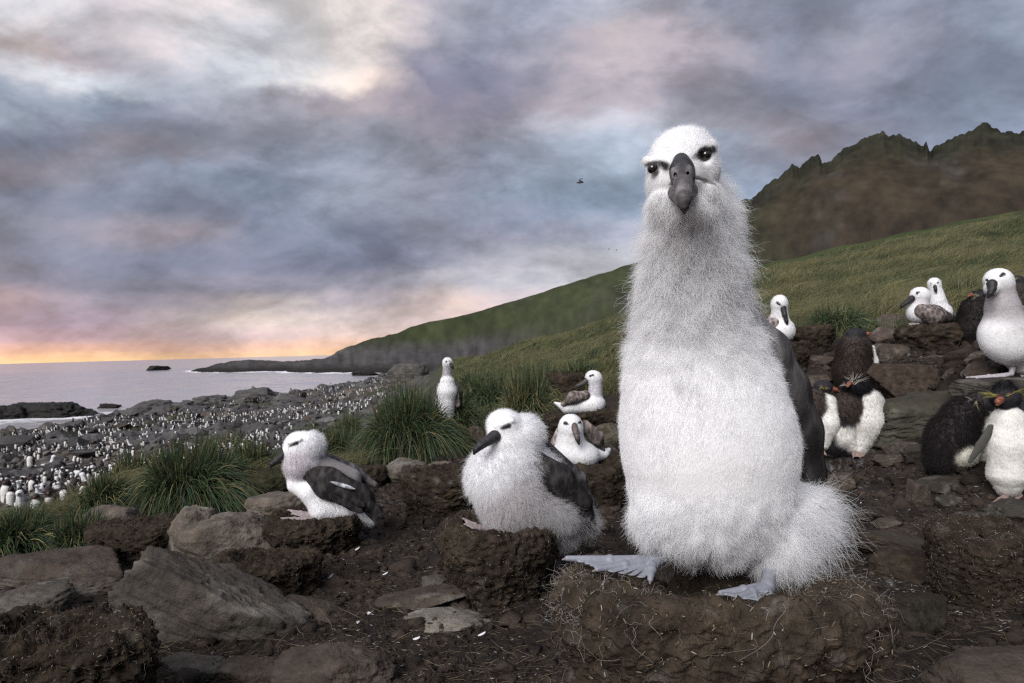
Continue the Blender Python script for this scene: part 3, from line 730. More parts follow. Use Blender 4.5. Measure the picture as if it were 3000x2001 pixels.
# ------------------------------------------------------------------ the big white chick in front, on its nest
def web_foot(name, sc_d, ankle, toes, r, parent, origin, col, cell=2.0, claws=True):
    """webbed foot: ankle and toe tips as photograph points (px, py, dz)"""
    s = Sculpt(sc_d, 3); A = np.array(ankle, float); T = [np.array(t, float) for t in toes]
    nm = (0, -1, .25)
    for i, t in enumerate(T):
        mid = A * .5 + t * .5
        s.cap(A, mid, r * 1.15, r * .75, k=3); s.cap(mid, t, r * .78, r * .5, k=3)
        s.cap(mid, mid, r * .95, k=3)
    for i in range(len(T) - 1):
        for f in (.2, .4, .6, .8):
            q = T[i] * (1 - f) + T[i + 1] * f; q = A + (q - A) * (.93 - .25 * f * (1 - f)); q[1] += r * .2
            s.cap(A, q, r * .6, r * .8, k=3, flat=nm, f=3.6)
    o = s.build(name, M['foot'], [col], parent, origin, cell)
    if claws:
        for t, a in zip(T, [A] * 9):
            dr = norm(t - a); c = Sculpt(sc_d, 2); c.cap(t - dr * r * .3, t + dr * r * .9 + np.array([0, r * .25, 0]), r * .42, r * .15)
            c.build('claw', M['foot'], [(.10, .085, .08)], o, (0, 0, 0), 1.2) if False else c.build('claw', M['foot'], [(.16, .14, .13)], parent, origin, max(.6, cell * .5))
    return o


def hero():
    org = P(2080, 1700, 1.03)
    e = empty('albatross_chick', org, 'big white downy albatross chick standing on the nearest mud nest, staring straight at us', 'albatross chick')
    s = Sculpt(1.0, 26)
    # torso and neck: one chain of rounds, egg-shaped body under a slimmer neck
    CH = [((2006, 604, -135), 82, .62), ((2024, 690, -80), 96, .70), ((2030, 780, -40), 112, .70), ((2030, 890, -12), 128, .66), ((2030, 985, 0), 142, .40), ((2034, 1080, 12), 186, .15), ((2054, 1180, 28), 234, .12),
          ((2072, 1280, 40), 260, .12), ((2084, 1360, 48), 259, .16), ((2086, 1420, 50), 222, .38)]
    tq = np.array([c[0][1] for c in CH], float); yq = np.linspace(tq[0], tq[-1], 26); px_ = np.interp(yq, tq, [c[0][0] for c in CH]); pz_ = np.interp(yq, tq, [c[0][2] for c in CH]); pr_ = np.interp(yq, tq, [c[1] for c in CH])
    for _ in range(2):
        for v in (px_, pz_, pr_): v[1:-1] = (v[:-2] + 2 * v[1:-1] + v[2:]) / 4
    for q in range(25): s.cap((px_[q], yq[q], pz_[q]), (px_[q + 1], yq[q + 1], pz_[q + 1]), pr_[q], pr_[q + 1], k=8, fur=.5, flat=(0, 0, 1), f=1.3)
    s.ell((1950, 1492, 10), (80, 84, 84), 0, k=44, fur=.75)
    s.ell((2070, 1530, 20), (130, 66, 105), 6, k=50, fur=.55)
    s.ell((2262, 1535, 60), (94, 104, 100), -12, k=46, fur=.95)
    s.ell((2312, 1480, 120), (66, 84, 90), 0, k=46, fur=1.1)
    s.cap((2262, 1600, 20), (2256, 1655, 0), 36, 24, k=26, fur=.6)
    s.ell((2044, 640, -50), (92, 90, 92), 0, k=24, fur=.70)
    # head
    s.ell((1998, 484, -172), (90, 92, 96), -8, k=26, fur=.20)
    s.ell((2004, 438, -154), (66, 50, 76), -8, k=26, fur=.30)
    s.ell((2060, 512, -186), (42, 48, 56), 8, k=20, fur=.14)
    s.ell((1936, 534, -186), (38, 46, 54), 0, k=20, fur=.14)
    s.ell((1998, 515, -215), (55, 62, 56), 0, k=18, fur=.03)
    # jowls below the gape
    s.ell((2062, 554, -200), (44, 25, 40), 12, k=7, fur=.08)
    s.ell((1946, 572, -198), (38, 26, 38), -18, k=7, fur=.08)
    s.ell((2000, 600, -190), (60, 40, 50), 0, k=22, fur=.3)
    # brow ridges, sloping down to the bill
    s.cap((1896, 472, -214), (1956, 478, -248), 13, 13, k=18, fur=.18)
    s.cap((2086, 428, -210), (2034, 452, -248), 13, 13, k=18, fur=.18)
    # eye sockets and the gape
    s.cap((1909, 494, -262), (1924, 492, -244), 21, 15, k=10, cut=True)
    s.cap((2070, 454, -262), (2056, 458, -244), 22, 15, k=10, cut=True)
    s.cap((2030, 520, -262), (2106, 538, -232), 4.5, 4, k=3, cut=True)
    s.cap((1966, 536, -262), (1922, 570, -236), 4.5, 4, k=3, cut=True)
    hz = s.pt((2000, 640, -100))[2]; hx0 = s.pt((1870, 500, -100))[0]; hx1 = s.pt((2130, 500, -250))[0]; hy = s.pt((2000, 500, -100))[1]
    K = (.025, .025, .028)
    s.build('body', M['down'], [(.70, .70, .715)], e, org, 6.0, fine=[(2, hz, 9, 2.6), (0, hx0 - .02, hx1 + .02, 3.2), (1, -9, hy, 2.6)],
            spots=[((2030 + 7 * q, 521 + 1.6 * q, -250 + 1.5 * q), 6.5, (.10, .10, .11), .8) for q in range(11)] + [((1966 - 6 * q, 538 + 4.5 * q, -250 + 1.5 * q), 6, (.12, .12, .13), .8) for q in range(7)] + [((1914, 490, -244), 21, K, 1), ((2064, 451, -244), 22, K, 1), ((1899, 487, -232), 13, K, 1), ((1908, 484, -242), 13, K, 1), ((1921, 485, -250), 15, K, 1), ((1933, 486, -254), 17, K, 1), ((1945, 488, -258), 15, K, .9), ((1955, 490, -262), 12, K, .5), ((2086, 440, -232), 13, K, 1), ((2077, 442, -242), 13, K, 1), ((2062, 448, -250), 15, K, 1), ((2049, 455, -254), 17, K, 1), ((2038, 460, -258), 15, K, .9), ((2028, 465, -262), 12, K, .5),
                   ((2301, 1478, -30), 13, (.10, .06, .035), .8), ((2318, 1462, -30), 10, (.12, .08, .05), .7), ((2288, 1492, -35), 9, (.14, .09, .05), .7), ((2330, 1450, -20), 8, (.14, .1, .06), .5),
                   ((2018, 1378, -110), 5, (.12, .1, .08), .8), ((2034, 1432, -110), 4, (.1, .09, .08), .8), ((1994, 1386, -110), 3.5, (.15, .12, .1), .8), ((2020, 1470, -110), 3, (.2, .2, .18), .8)])
    z = lambda y: P(2000, y, 1.0)[2]
    yi = np.interp(-s.V[:, 2], [-z(300), -z(1800)], [300, 1800])       # sleek breast, deep ruff: the down's length changes smoothly down the body
    fy = np.interp(yi, [600, 700, 860, 960, 1060, 1180, 1400, 1470], [.60, .74, .78, .64, .42, .20, .11, .42]) + .16 * fbm(s.V * 11, 3); wgt = sstep(575, 640, yi) * (1 - sstep(1425, 1490, yi)); s.fur = s.fur * (1 - wgt) + np.clip(fy, .08, 1) * wgt

    def comb(R):
        c = np.tile([0., 0., -1.], (len(R), 1)); up = sstep(z(640), z(520), R[:, 2])
        face = P(2000, 520, .74)
        v = norm(R - face); c = c * (1 - up[:, None]) + v * up[:, None]
        c[:, 0] += .5 * np.sign(R[:, 0] - P(2060, 1500, 1)[0]) * sstep(z(1380), z(1560), R[:, 2])
        return c
    bill_c = P(2000, 540, .77)
    face_keep = lambda R: sstep(.030, .055, np.linalg.norm((R - bill_c) * np.array([1, .6, 1]), axis=1))
    eyes = [P(1911, 492, .76), P(2068, 453, .76)]

    def wf(V):
        w = .16 + 1.7 * sc_f(V); return w
    sc_f = lambda V: s.fur * .8
    lf = lambda R: np.clip(face_keep(R), .12, 1) * np.minimum.reduce([sstep(.013, .032, np.linalg.norm((R - q) * np.array([1, .4, 1]), axis=1)) * .9 + .1 for q in eyes]) * (1 + .45 * perlin(R * 30))
    fur(s, 'down', 230000, .034, e, org, lift=.52, curl=.9, rad=.00016, k=7, tint=(1.22, 1.22, 1.22), wfun=wf, lfun=lf, combf=comb, clump=.95, cf=62, seed=3)
    # long loose wisps at the ruff and the rump
    wf2 = lambda V: np.clip(s.fur - .5, 0, 1)
    fur(s, 'down_wisps', 9000, .050, e, org, lift=.62, curl=.9, rad=.0002, k=8, wfun=wf2, lfun=lambda R: 1 + .5 * perlin(R * 25), combf=comb, clump=.8, cf=38, seed=4)
    # eyes
    for c, r in (((1912, 494, -238), 13.5), ((2067, 455, -239), 14.5)):
        ball('eye', s.pt(c), r * s.s, M['eye'], (.012, .009, .008), e, org, n=20)
    # bill: upper part with nose tubes and a hooked nail, lower part behind
    b = Sculpt(1.0, 8); c1, c2, c3 = (.030, .029, .033), (.17, .155, .16), (.013, .012, .013)
    b.ell((1999, 512, -258), (31, 54, 34), -6, col=0)
    b.cap((1998, 500, -266), (2002, 545, -335), 29, 22, col=0, k=10)
    b.cap((2002, 545, -335), (2004, 580, -372), 22, 18, col=1, k=10)
    b.cap((2004, 580, -372), (2005, 606, -372), 18, 11, col=2, k=7)
    b.cap((2005, 606, -372), (2005, 622, -362), 10, 5, col=2, k=5)
    b.cap((1996, 470, -262), (2000, 540, -345), 17, 13, col=0, k=8)
    b.cap((1975, 500, -300), (1979, 518, -322), 9, 8.5, col=1, k=5)
    b.cap((2017, 494, -300), (2014, 512, -322), 9, 8.5, col=1, k=5)
    b.cap((1979, 519, -334), (1978, 510, -318), 4.5, 4.5, k=2, cut=True)
    b.cap((2014, 513, -334), (2015, 504, -318), 4.5, 4.5, k=2, cut=True)
    b.cap((1969, 545, -300), (1990, 600, -362), 3, 2.5, k=3, cut=True)
    b.cap((2037, 545, -300), (2018, 600, -362), 3, 2.5, k=3, cut=True)
    bo = b.build('bill', M['bill'], [c1, c2, c3], e, org, 1.5, tau=4, spots=[((1979, 520, -334), 4.5, (.01, .01, .01), 1), ((2014, 514, -334), 4.5, (.01, .01, .01), 1), ((2003, 545, -360), 13, (.13, .12, .125), .7), ((2003, 612, -372), 14, (.03, .028, .03), .8)])
    b = Sculpt(1.0, 8)
    b.cap((1982, 565, -262), (1998, 596, -330), 22, 13, col=0); b.cap((2022, 560, -262), (2008, 594, -330), 20, 13, col=0)
    b.build('lower_bill', M['bill'], [(.09, .085, .088)], e, org, 1.8)
    # wings folded behind: the right one shows, the left one is hidden but there
    for nm, pts, side in (('wing', [(2195, 930, 60), (2270, 1040, 90), (2325, 1150, 110), (2365, 1270, 130), (2378, 1400, 150), (2370, 1455, 165)], 1),
                          ('wing', [(1925, 970, 120), (1905, 1060, 160), (1905, 1170, 190), (1915, 1290, 210), (1930, 1400, 220)], -1)):
        g = Sculpt(1.0, 30); rr = [44, 52, 52, 50, 44, 20]
        for i in range(len(pts) - 1):
            g.cap(pts[i], pts[i + 1], rr[i], rr[i + 1], k=60, col=min(i, 2), flat=(1, .25 * side, -.5 * side), f=1.4, fur=.1)
            q = lambda p: (p[0] - 22 * side, p[1] + 25, p[2] + 60)
            g.cap(q(pts[i]), q(pts[i + 1]), rr[i], rr[i + 1], k=60, col=min(i, 2), flat=(1, .25 * side, -.5 * side), f=1.4, fur=.1)
        w = g.build(nm, M['wing'], [(.10, .096, .098), (.038, .035, .036), (.018, .016, .016)], e, org, 5.0, tau=22, lump=2, lumpf=14)
        if side > 0:
            fur(g, 'down', 5000, .03, w, (org - org), lift=.25, curl=.3, rad=.0002, k=5, mat='fur_dark', seed=9) if False else None
            for i in range(9):     # flight feathers layered along the hind edge
                u = i / 8; a = np.array([2262 + 88 * u, 1060 + 230 * u, 62 + 60 * u]); bb = np.array([2372 + 26 * u - 8 * (i % 2), 1330 + 125 * u, 128 + 30 * u])
                feather('flight_feather', s.pt(a), s.pt(bb), .026, norm(RGT * .75 - FWD * .55), M['wing'], np.array([.026, .023, .023]) * (1 + .35 * (i % 3)), e, org, droop=.05)
    # short tail
    g = Sculpt(1.0, 20); g.cap((2240, 1500, 190), (2330, 1600, 230), 50, 30, flat=(0, 1, 0), f=1.8); g.build('tail', M['wing'], [(.06, .055, .055)], e, org, 6)
    # legs and webbed feet
    fc = (.20, .21, .245)
    for ank, knee, toes, nm in (((1912, 1644, -15), (1985, 1616, 15), [(1662, 1636, -35), (1750, 1668, -75), (1905, 1698, -100)], 0), ((2246, 1722, -75), (2258, 1650, 0), [(2112, 1738, -115), (2160, 1750, -150), (2250, 1764, -160)], 1)):
        g = Sculpt(1.0, 10); g.cap(knee, ank, 20, 19, k=12); g.cap(ank, ank, 22, k=10)
        lg = g.build('leg', M['foot'], [fc], e, org, 3.0, lump=1.5, lumpf=90)
        web_foot('foot', 1.0, ank, toes, 16 if nm == 0 else 17, e, org, fc, cell=2.2)


# ------------------------------------------------------------------ mud nests: a pedestal with a hollow on top
def nest(cx, by, hw, ty, label, hollow=.05, squat=1.0, seed=0, fibres=1500, straw=600, depth=None, col=(.031, .0235, .017), res=(150, 110), lean=(0, 0), yd=.88, under=.08, white=.0, fscale=1.0, downy=0, lumps=1.0):
    rs = np.random.default_rng(seed + 100)
    d = depth or depth_at(cx, by); s = d / F; R = hw * s; dc = d + R * yd * .85
    base = P(cx, by, d); zb = base[2] - .04; ctr = P(cx, by, dc); ctr = np.array([ctr[0] , ctr[1], zb])
    top = P(cx, ty, d + R * .1)[2]; H = top - zb
    nt, npf = res; th = np.linspace(0, 2 * math.pi, nt + 1)[:-1]; t = np.linspace(0, 1, npf)
    rim = .72
    # profile: radius and height along the outline, bottom -> rim -> hollow
    tk = np.array([0, .12, .3, .48, .60, .68, .74, .82, .92, 1.0]); rk = np.array([.93, .90, .93, 1.0, .99, .93, .80, .62, .35, 0.0]) ; zk = np.array([0, .14, .42, .72, .90, .985, 1.0, .97, .93, .92])
    zk[7:] = 1 - hollow / H * np.array([.45, .95, 1.0]); rk[:3] -= under
    r = np.interp(t, tk, rk); z = np.interp(t, tk, zk)
    for _ in range(3): r[1:-1] = (r[:-2] + 2 * r[1:-1] + r[2:]) / 4; z[1:-1] = (z[:-2] + 2 * z[1:-1] + z[2:]) / 4
    T, rr = np.meshgrid(th, r, indexing='ij'); _, zz = np.meshgrid(th, z, indexing='ij')
    wob = 1 + .07 * np.sin(T * 2 + seed) + .05 * np.sin(T * 3 + seed * 2.3)
    X = np.cos(T) * rr * R * wob; Y = np.sin(T) * rr * R * yd * wob; Z = zz * H
    zt = zz ** 2
    Z = Z + zt * R * .06 * np.sin(T + seed) + (lean[0] * X + lean[1] * Y) * zt
    V = np.stack([X, Y, Z], -1).reshape(-1, 3) + ctr
    idx = np.arange(nt * npf).reshape(nt, npf); nx = np.roll(idx, -1, 0)
    Q = np.stack([idx[:, :-1], nx[:, :-1], nx[:, 1:], idx[:, 1:]], -1).reshape(-1, 4)
    N = vnormals(V, Q); pp = V * (1 / R) * .24
    if (N * (V - (ctr + [0, 0, H / 2]))).sum() < 0: N = -N; Q = Q[:, ::-1]
    dsp = lumps * R * (.17 * fbm(pp * 10 + seed, 4) + .10 * fbm(pp * 28 + seed, 4, ridge=True) + .05 * fbm(pp * 80, 3))
    V = V + N * dsp[:, None]
    c = np.array(col); k = fbm(V * 30 + seed, 4)[:, None]; k2 = fbm(V * 9 + seed, 3)[:, None]
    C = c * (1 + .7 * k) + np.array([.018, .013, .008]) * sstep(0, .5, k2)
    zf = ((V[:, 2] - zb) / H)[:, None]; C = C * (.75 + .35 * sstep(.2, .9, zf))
    if white: w_ = (sstep(.22, .42, fbm(V * 22 + 3 + seed, 3)) * white)[:, None]; C = C * (1 - w_) + np.array([.45, .44, .42]) * w_
    C = np.clip(C, .008, .7)
    org = ctr.copy(); e = empty('mud_nest', org, label, 'nest')
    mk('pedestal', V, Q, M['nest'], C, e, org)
    N = vnormals(V, Q)
    wv = np.ones(len(V)); wv[((V - ctr)[:, 1] > R * .5) & (V[:, 2] < zb + H * .7)] = .15
    if fibres:
        f, Rt = scatter(V, Q, fibres, wv * (.6 + sstep(.5, 1, zf[:, 0])), rs); nn = norm(N[Q[f, 0]]); n = fibres
        dn = np.array([0, 0, -1.0]) - nn * (-nn[:, 2:3]); dr = norm(dn * .8 + rs.normal(size=(n, 3)) * .8); dr = norm(dr - nn * (dr * nn).sum(1, keepdims=True))
        L = rs.lognormal(-4.35, .6, n).clip(.003, .06) * fscale; t6 = np.linspace(0, 1, 7); sd = norm(np.cross(nn, dr)); cu = rs.normal(size=n) * .8
        pts = Rt[:, None] + nn[:, None] * (.002 + .006 * fscale * np.sin(t6 * 3.1) * rs.uniform(0, 1.6, (n, 1)))[..., None] + (L[:, None] * t6)[..., None] * dr[:, None] + (L[:, None] * (cu[:, None] * t6 ** 2 + .12 * np.sin(t6 * 9 + cu[:, None] * 9)))[..., None] * sd[:, None] - nn[:, None] * (L[:, None] ** 2 * t6 ** 2 / (1.1 * R))[..., None] * 1.3
        pal = np.array([(.075, .058, .042), (.04, .028, .018), (.15, .13, .11), (.25, .24, .23), (.028, .019, .012)]); ci = rs.choice(5, n, p=[.36, .34, .10, .04, .16])
        o = strands('root_fibres', pts, .00025 * fscale * (1 - .5 * t6), M['straw'], pal[ci] * rs.uniform(.7, 1.2, (n, 1)), e, org); o['kind'] = 'stuff'
    if straw:
        n = straw; f, Rt = scatter(V, Q, n, wv, rs); nn = norm(N[Q[f, 0]]); dr = rs.normal(size=(n, 3)); dr = norm(dr - nn * (dr * nn).sum(1, keepdims=True) + nn * .12 * rs.normal(size=(n, 1)))
        L = rs.uniform(.002, .008, n) * fscale; t3 = np.linspace(0, 1, 3)
        pts = Rt[:, None] + nn[:, None] * .002 + (L[:, None] * t3)[..., None] * dr[:, None]
        pal = np.array([(.15, .13, .085), (.10, .08, .05), (.26, .24, .21), (.05, .04, .03)]); ci = rs.choice(4, n, p=[.3, .3, .12, .28])
        o = strands('straw_bits', pts, .0008 * fscale * np.array([.7, 1, .5]), M['straw'], pal[ci], e, org); o['kind'] = 'stuff'
    if downy:
        n = downy; wr = sstep(.55, .95, zf[:, 0]) * sstep(.5, .85, np.hypot(V[:, 0] - ctr[0], V[:, 1] - ctr[1]) / R) * (.1 + sstep(.35, .9, np.abs(V[:, 0] - ctr[0]) / R)) * (.05 + sstep(-.1, .4, fbm(V * 16 + 5, 3)))
        f, Rt = scatter(V, Q, n, wr, rs); nn = norm(N[Q[f, 0]]); dr = norm(rs.normal(size=(n, 3)) + nn * .35); L = rs.uniform(.008, .03, n); t7 = np.linspace(0, 1, 8); s1 = norm(np.cross(nn, dr)); ph = rs.uniform(0, 6, (n, 1))
        pts = Rt[:, None] + (L[:, None] * t7)[..., None] * dr[:, None] + (L[:, None] * .3 * np.sin(ph + 6 * t7) * t7)[..., None] * s1[:, None]
        o = strands('shed_down', pts, .00012 * (1.1 - .6 * t7), M['straw'], np.array([.42, .40, .38]) * rs.uniform(.5, 1.2, (n, 1)), e, org); o['kind'] = 'stuff'
    return e, dc, zb + H, R


hero()
hn = nest(2066, 2060, 548, 1828, 'largest mud nest at the front edge, dark turf pedestal under the big staring chick', hollow=.06, seed=4, col=(.050, .038, .028), fibres=1800, straw=1000, downy=450, lumps=.62, lean=(0, -.10), depth=.80, res=(420, 260), under=.02, white=.12)
# ------------------------------------------------------------------ the other albatrosses
def bird(label, d0, org, ops, bill, eyes, pal, wings=(), feet=(), furs=(), name='albatross', cat='albatross', spots=(), cell=2.6, k=9, group=None, tail=None, tau=None, mat='plumage', billcol=((.012, .012, .013), (.024, .023, .025)), edge=3, legs=(), kb=3, eyecol=(.01, .009, .008), footcol=(.24, .20, .205)):
    og = P(*org[:2], org[2] if len(org) > 2 else d0); e = empty(name, og, label, cat, group)

    def apply(s, L):
        for o in L:
            if o[0] == 'c': s.cap(o[1], o[2], o[3], o[4], col=o[5], fur=o[6] if len(o) > 6 else 0, k=o[7] if len(o) > 7 else None, flat=o[8] if len(o) > 8 else None, f=o[9] if len(o) > 9 else 1)
            elif o[0] == 'e': s.ell(o[1], o[2], o[3], col=o[4], fur=o[5] if len(o) > 5 else 0, k=o[6] if len(o) > 6 else None)
            else: s.cap(o[1], o[2], o[3], o[4], k=o[5], cut=True)
    s = Sculpt(d0, k); apply(s, ops)
    s.build('body', M[mat], pal, e, og, cell, spots=spots, edge=edge, tau=tau)
    if not furs:
        s.fur = np.full(len(s.V), .45); fur(s, 'feather_cover', 7000, .5 * 3.0 * s.s * 6, e, og, lift=.3, curl=.2, rad=.12 * s.s * 2.4, k=4, clump=.4, cf=30)
    for i, f in enumerate(furs): fur(s, f.pop('name', 'down'), parent=e, origin=og, seed=20 + i, **f)
    if bill:
        b = Sculpt(d0, kb); n = len(bill) - 1
        for i in range(n): b.cap(bill[i][:3], bill[i + 1][:3], bill[i][3], bill[i + 1][3], col=1 if i < n - 1 else 0, k=kb)
        b.build('bill', M['bill'], [billcol[0], billcol[1]] if n < 3 else [billcol[0], billcol[1]], e, og, max(.8, min(b_[3] for b_ in bill) * .45))
    for ey in eyes: ball('eye', s.pt(ey[:3]), ey[3] * s.s, M['eye'], eyecol, e, og, n=8)
    for w in wings:
        g = Sculpt(d0, w.get('k', 10)); apply(g, w['ops'])
        wo = g.build(w.get('name', 'wing'), M['wing'], w['pal'], e, og, w.get('cell', cell), lump=w.get('lump', .8), lumpf=40, edge=2, tau=6)
        for (a, b_, wd, c, *rest) in w.get('feathers', ()):
            feather('flight_feather', g.pt(a), g.pt(b_), wd * g.s, norm(-FWD + .3 * UPV if not rest else -FWD * rest[0] + UPV * rest[1]), M['wing'], c, wo, og, droop=.04)
    for l in legs: g = Sculpt(d0, 3); g.cap(l[0], l[1], l[2], l[3]); g.build('leg', M['foot'], [footcol], e, og, max(.8, l[3] * .35))
    for fo in feet: web_foot('foot', d0, fo[0], fo[1], fo[2], e, og, footcol, cell=max(.8, fo[2] * .3), claws=fo[2] > 4)
    return e, s


n2 = nest(1466, 1776, 186, 1566, 'rounded dark mud nest under the hunched fluffy chick, left of the biggest nest', seed=11, fibres=2200, straw=1500, res=(240, 170), under=.05, white=.05)
n3 = nest(922, 1640, 138, 1530, 'dark mud nest carrying the dark-winged chick at the left', seed=12, fibres=1200, straw=600, res=(190, 130), hollow=.03, under=.07)
D2, D3 = n2[1], n3[1]


def marks(x, y, z, r, dx, dy, n=5, dz=-2, c=(.025, .025, .028)):
    """dark tapering eye streak from the eye towards the bill"""
    return [((x + dx * i / n, y + dy * i / n, z + dz * i / n), r * (1 - .55 * i / n), c, 1 - .35 * i / n) for i in range(n + 1)]


def chick_middle():
    d = D2; W = WHITE; pal = [W, (.50, .49, .50), (.16, .15, .155), (.62, .60, .61)]
    ops = [('e', (1452, 1395, 0), (82, 92, 75), 10, 0, .75), ('e', (1500, 1450, 10), (98, 95, 85), 25, 3, .9, 20), ('c', (1560, 1500, 30), (1650, 1552, 60), 72, 42, 1, 1.0, 24),
           ('c', (1655, 1470, 60), (1720, 1530, 80), 40, 26, 1, 1.0, 20), ('e', (1622, 1506, -6), (62, 36, 40), 20, 1, 1.0, 30), ('e', (1478, 1515, -5), (52, 46, 46), 0, 3, .8, 20), ('c', (1505, 1345, 10), (1580, 1390, 60), 76, 62, 0, .85, 26),
           ('e', (1478, 1246, -20), (52, 46, 50), 8, 0, .34, 16), ('e', (1535, 1268, 10), (56, 50, 54), 20, 0, .7, 20), ('e', (1492, 1292, -12), (62, 48, 56), 0, 0, .5, 20), ('e', (1455, 1262, -42), (26, 26, 26), 0, 0, .06, 10),
           ('c', (1452, 1248, -62), (1500, 1232, -62), 8, 8, 0, .33, 5)]
    sp = marks(1490, 1247, -66, 9, -32, 13, 7, -10) + marks(1455, 1268, -74, 9, -4, 12, 3, 0, (.25, .25, .26))
    bird('fluffy white chick hunched on the middle mud nest, heavy black bill turned to the left', d, (1500, 1560), ops,
         [(1450, 1277, -62, 18), (1430, 1291, -76, 14), (1408, 1305, -88, 12), (1395, 1316, -94, 10), (1389, 1329, -94, 4)],
         [(1481, 1251, -64, 6.5)], pal, name='albatross_chick', cat='albatross chick', cell=3, k=14, spots=sp, edge=5, mat='down',
         furs=[dict(n=60000, length=.030, lift=.6, curl=.8, rad=.00028, k=6, clump=.6, cf=60, combf=lambda R: norm(R - P(1440, 1285, D2 * .95)) * .6 + np.array([.3, 0, -.8])),
               dict(name='down_wisps', n=3500, length=.045, lift=.6, curl=.9, rad=.0003, k=7, clump=.9, cf=45, wfun=None)],
         wings=[dict(ops=[('c', (1560, 1345, -20), (1640, 1400, -5), 30, 40, 0, 0, None, (.2, .1, -1), 1.5), ('c', (1640, 1400, -5), (1712, 1470, 20), 40, 24, 1, 0, None, (.2, .1, -1), 1.5), ('c', (1600, 1400, -20), (1690, 1490, 10), 26, 20, 1, 0, None, (.2, .1, -1), 1.5), ('c', (1712, 1470, 20), (1745, 1555, 60), 22, 7, 1, 0, None, (.2, .1, -1), 1.5)],
                     pal=[(.028, .026, .027), (.015, .014, .0145)], feathers=[((1650 + 11 * i, 1405 + 12 * i, -16 + 6 * i), (1700 + 8 * i, 1500 + 14 * i, 10 + 8 * i), 22, (.013 + .006 * (i % 2), .012 + .006 * (i % 2), .0125 + .006 * (i % 2))) for i in range(6)]),
                dict(name='wing', ops=[('c', (1590, 1310, 90), (1700, 1400, 110), 26, 18, 0), ('c', (1700, 1400, 110), (1750, 1510, 120), 18, 8, 0)], pal=[(.04, .037, .038)])],
         feet=[((1425, 1552, -40), [(1358, 1520, -52), (1362, 1536, -66), (1385, 1548, -74)], 6)])


def chick_left():
    d = D3; pal = [WHITE, (.60, .57, .60), (.20, .19, .195), (.045, .042, .044)]
    ops = [('e', (880, 1302, 0), (46, 38, 40), 0, 0, .35), ('e', (912, 1303, 5), (34, 36, 38), 0, 0, .8, 12), ('c', (876, 1335, 0), (872, 1362, 0), 42, 40, 1, .5, 14), ('c', (895, 1350, 5), (868, 1392, 0), 42, 26, 1, .3, 14),
           ('c', (866, 1420, -4), (905, 1440, -6), 24, 28, 0, .2, 14), ('c', (905, 1440, -4), (940, 1492, -4), 26, 28, 0, .35, 12), ('e', (980, 1425, 40), (95, 58, 50), 28, 2, .1, 20), ('c', (940, 1495, 0), (1010, 1490, 20), 26, 28, 0, .7, 14),
           ('c', (1010, 1490, 20), (1085, 1528, 40), 26, 10, 0, .5, 14), ('c', (930, 1362, 20), (1030, 1400, 40), 34, 28, 2, .2, 18), ('e', (850, 1318, -10), (20, 20, 22), 0, 0, .05, 8), ('c', (846, 1298, -36), (880, 1287, -38), 5, 5, 0, .35, 4)]
    fe = [((960 + 16 * i, 1400 + 9 * i, -36 + i), (1100 + 4 * i - 6 * (i % 2), 1450 + 10 * i, -12), 24, tuple(np.array([.015, .0135, .014]) * (1 + .6 * (i % 3) / 2))) for i in range(8)]
    fe += [((900 + 28 * i, 1385 + 14 * i, -44), (958 + 27 * i, 1424 + 15 * i, -40), 26, tuple(np.array([.019, .017, .018]) * (1 + .35 * ((i + j) % 2))), 1, .3) for i in range(5) for j in range(1)]
    fe += [((925 + 26 * i, 1425 + 12 * i, -42), (985 + 26 * i, 1466 + 12 * i, -38), 24, (.016, .0145, .015), 1, .3) for i in range(4)]
    bird('dark-winged white-headed chick resting on the left mud nest, long black bill pointing left', d, (925, 1530), ops,
         [(842, 1322, -14, 15), (828, 1335, -16, 11), (810, 1350, -18, 9), (797, 1360, -18, 7.5), (793, 1369, -18, 3)],
         [(863, 1301, -35, 4.5)], pal, name='albatross_chick', cat='albatross chick', cell=2.4, k=10, edge=3, mat='down',
         spots=marks(870, 1297, -38, 7, -24, 12, 6, 0),
         furs=[dict(n=22000, length=.026, lift=.6, curl=.8, rad=.0003, k=5, clump=.6, cf=60)],
         wings=[dict(ops=[('c', (905, 1385, -14), (960, 1415, -22), 24, 44, 0, 0, None, (0, 0, 1), 1.9), ('c', (960, 1415, -22), (1050, 1458, -14), 44, 40, 1, 0, None, (0, 0, 1), 1.9), ('c', (1050, 1458, -14), (1112, 1500, 0), 38, 12, 1, 0, None, (0, 0, 1), 1.9)],
                     pal=[(.030, .027, .028), (.014, .013, .013)], k=14, feathers=fe + [((1080, 1462, -5), (1150, 1476, 0), 9, (.02, .018, .018)), ((1085, 1480, -8), (1134, 1528, -4), 8, (.02, .018, .018)), ((1078, 1490, -12), (1122, 1530, -8), 9, (.024, .022, .022)), ((1065, 1495, -14), (1104, 1532, -12), 9, (.02, .018, .018)), ((968, 1411, -52), (1040, 1433, -48), 11, (.26, .27, .29))]),
                dict(ops=[('c', (960, 1350, 70), (1040, 1385, 80), 22, 24, 0), ('c', (1040, 1385, 80), (1098, 1420, 80), 22, 9, 0)], pal=[(.055, .05, .052)])],
         feet=[((925, 1518, -20), [(803, 1519, -26), (830, 1523, -40), (870, 1524, -46)], 5), ((920, 1508, 6), [(845, 1494, 2), (856, 1506, -8), (885, 1514, -14)], 5.5)])
    g = Sculpt(d, 8)


chick_middle(); chick_left()

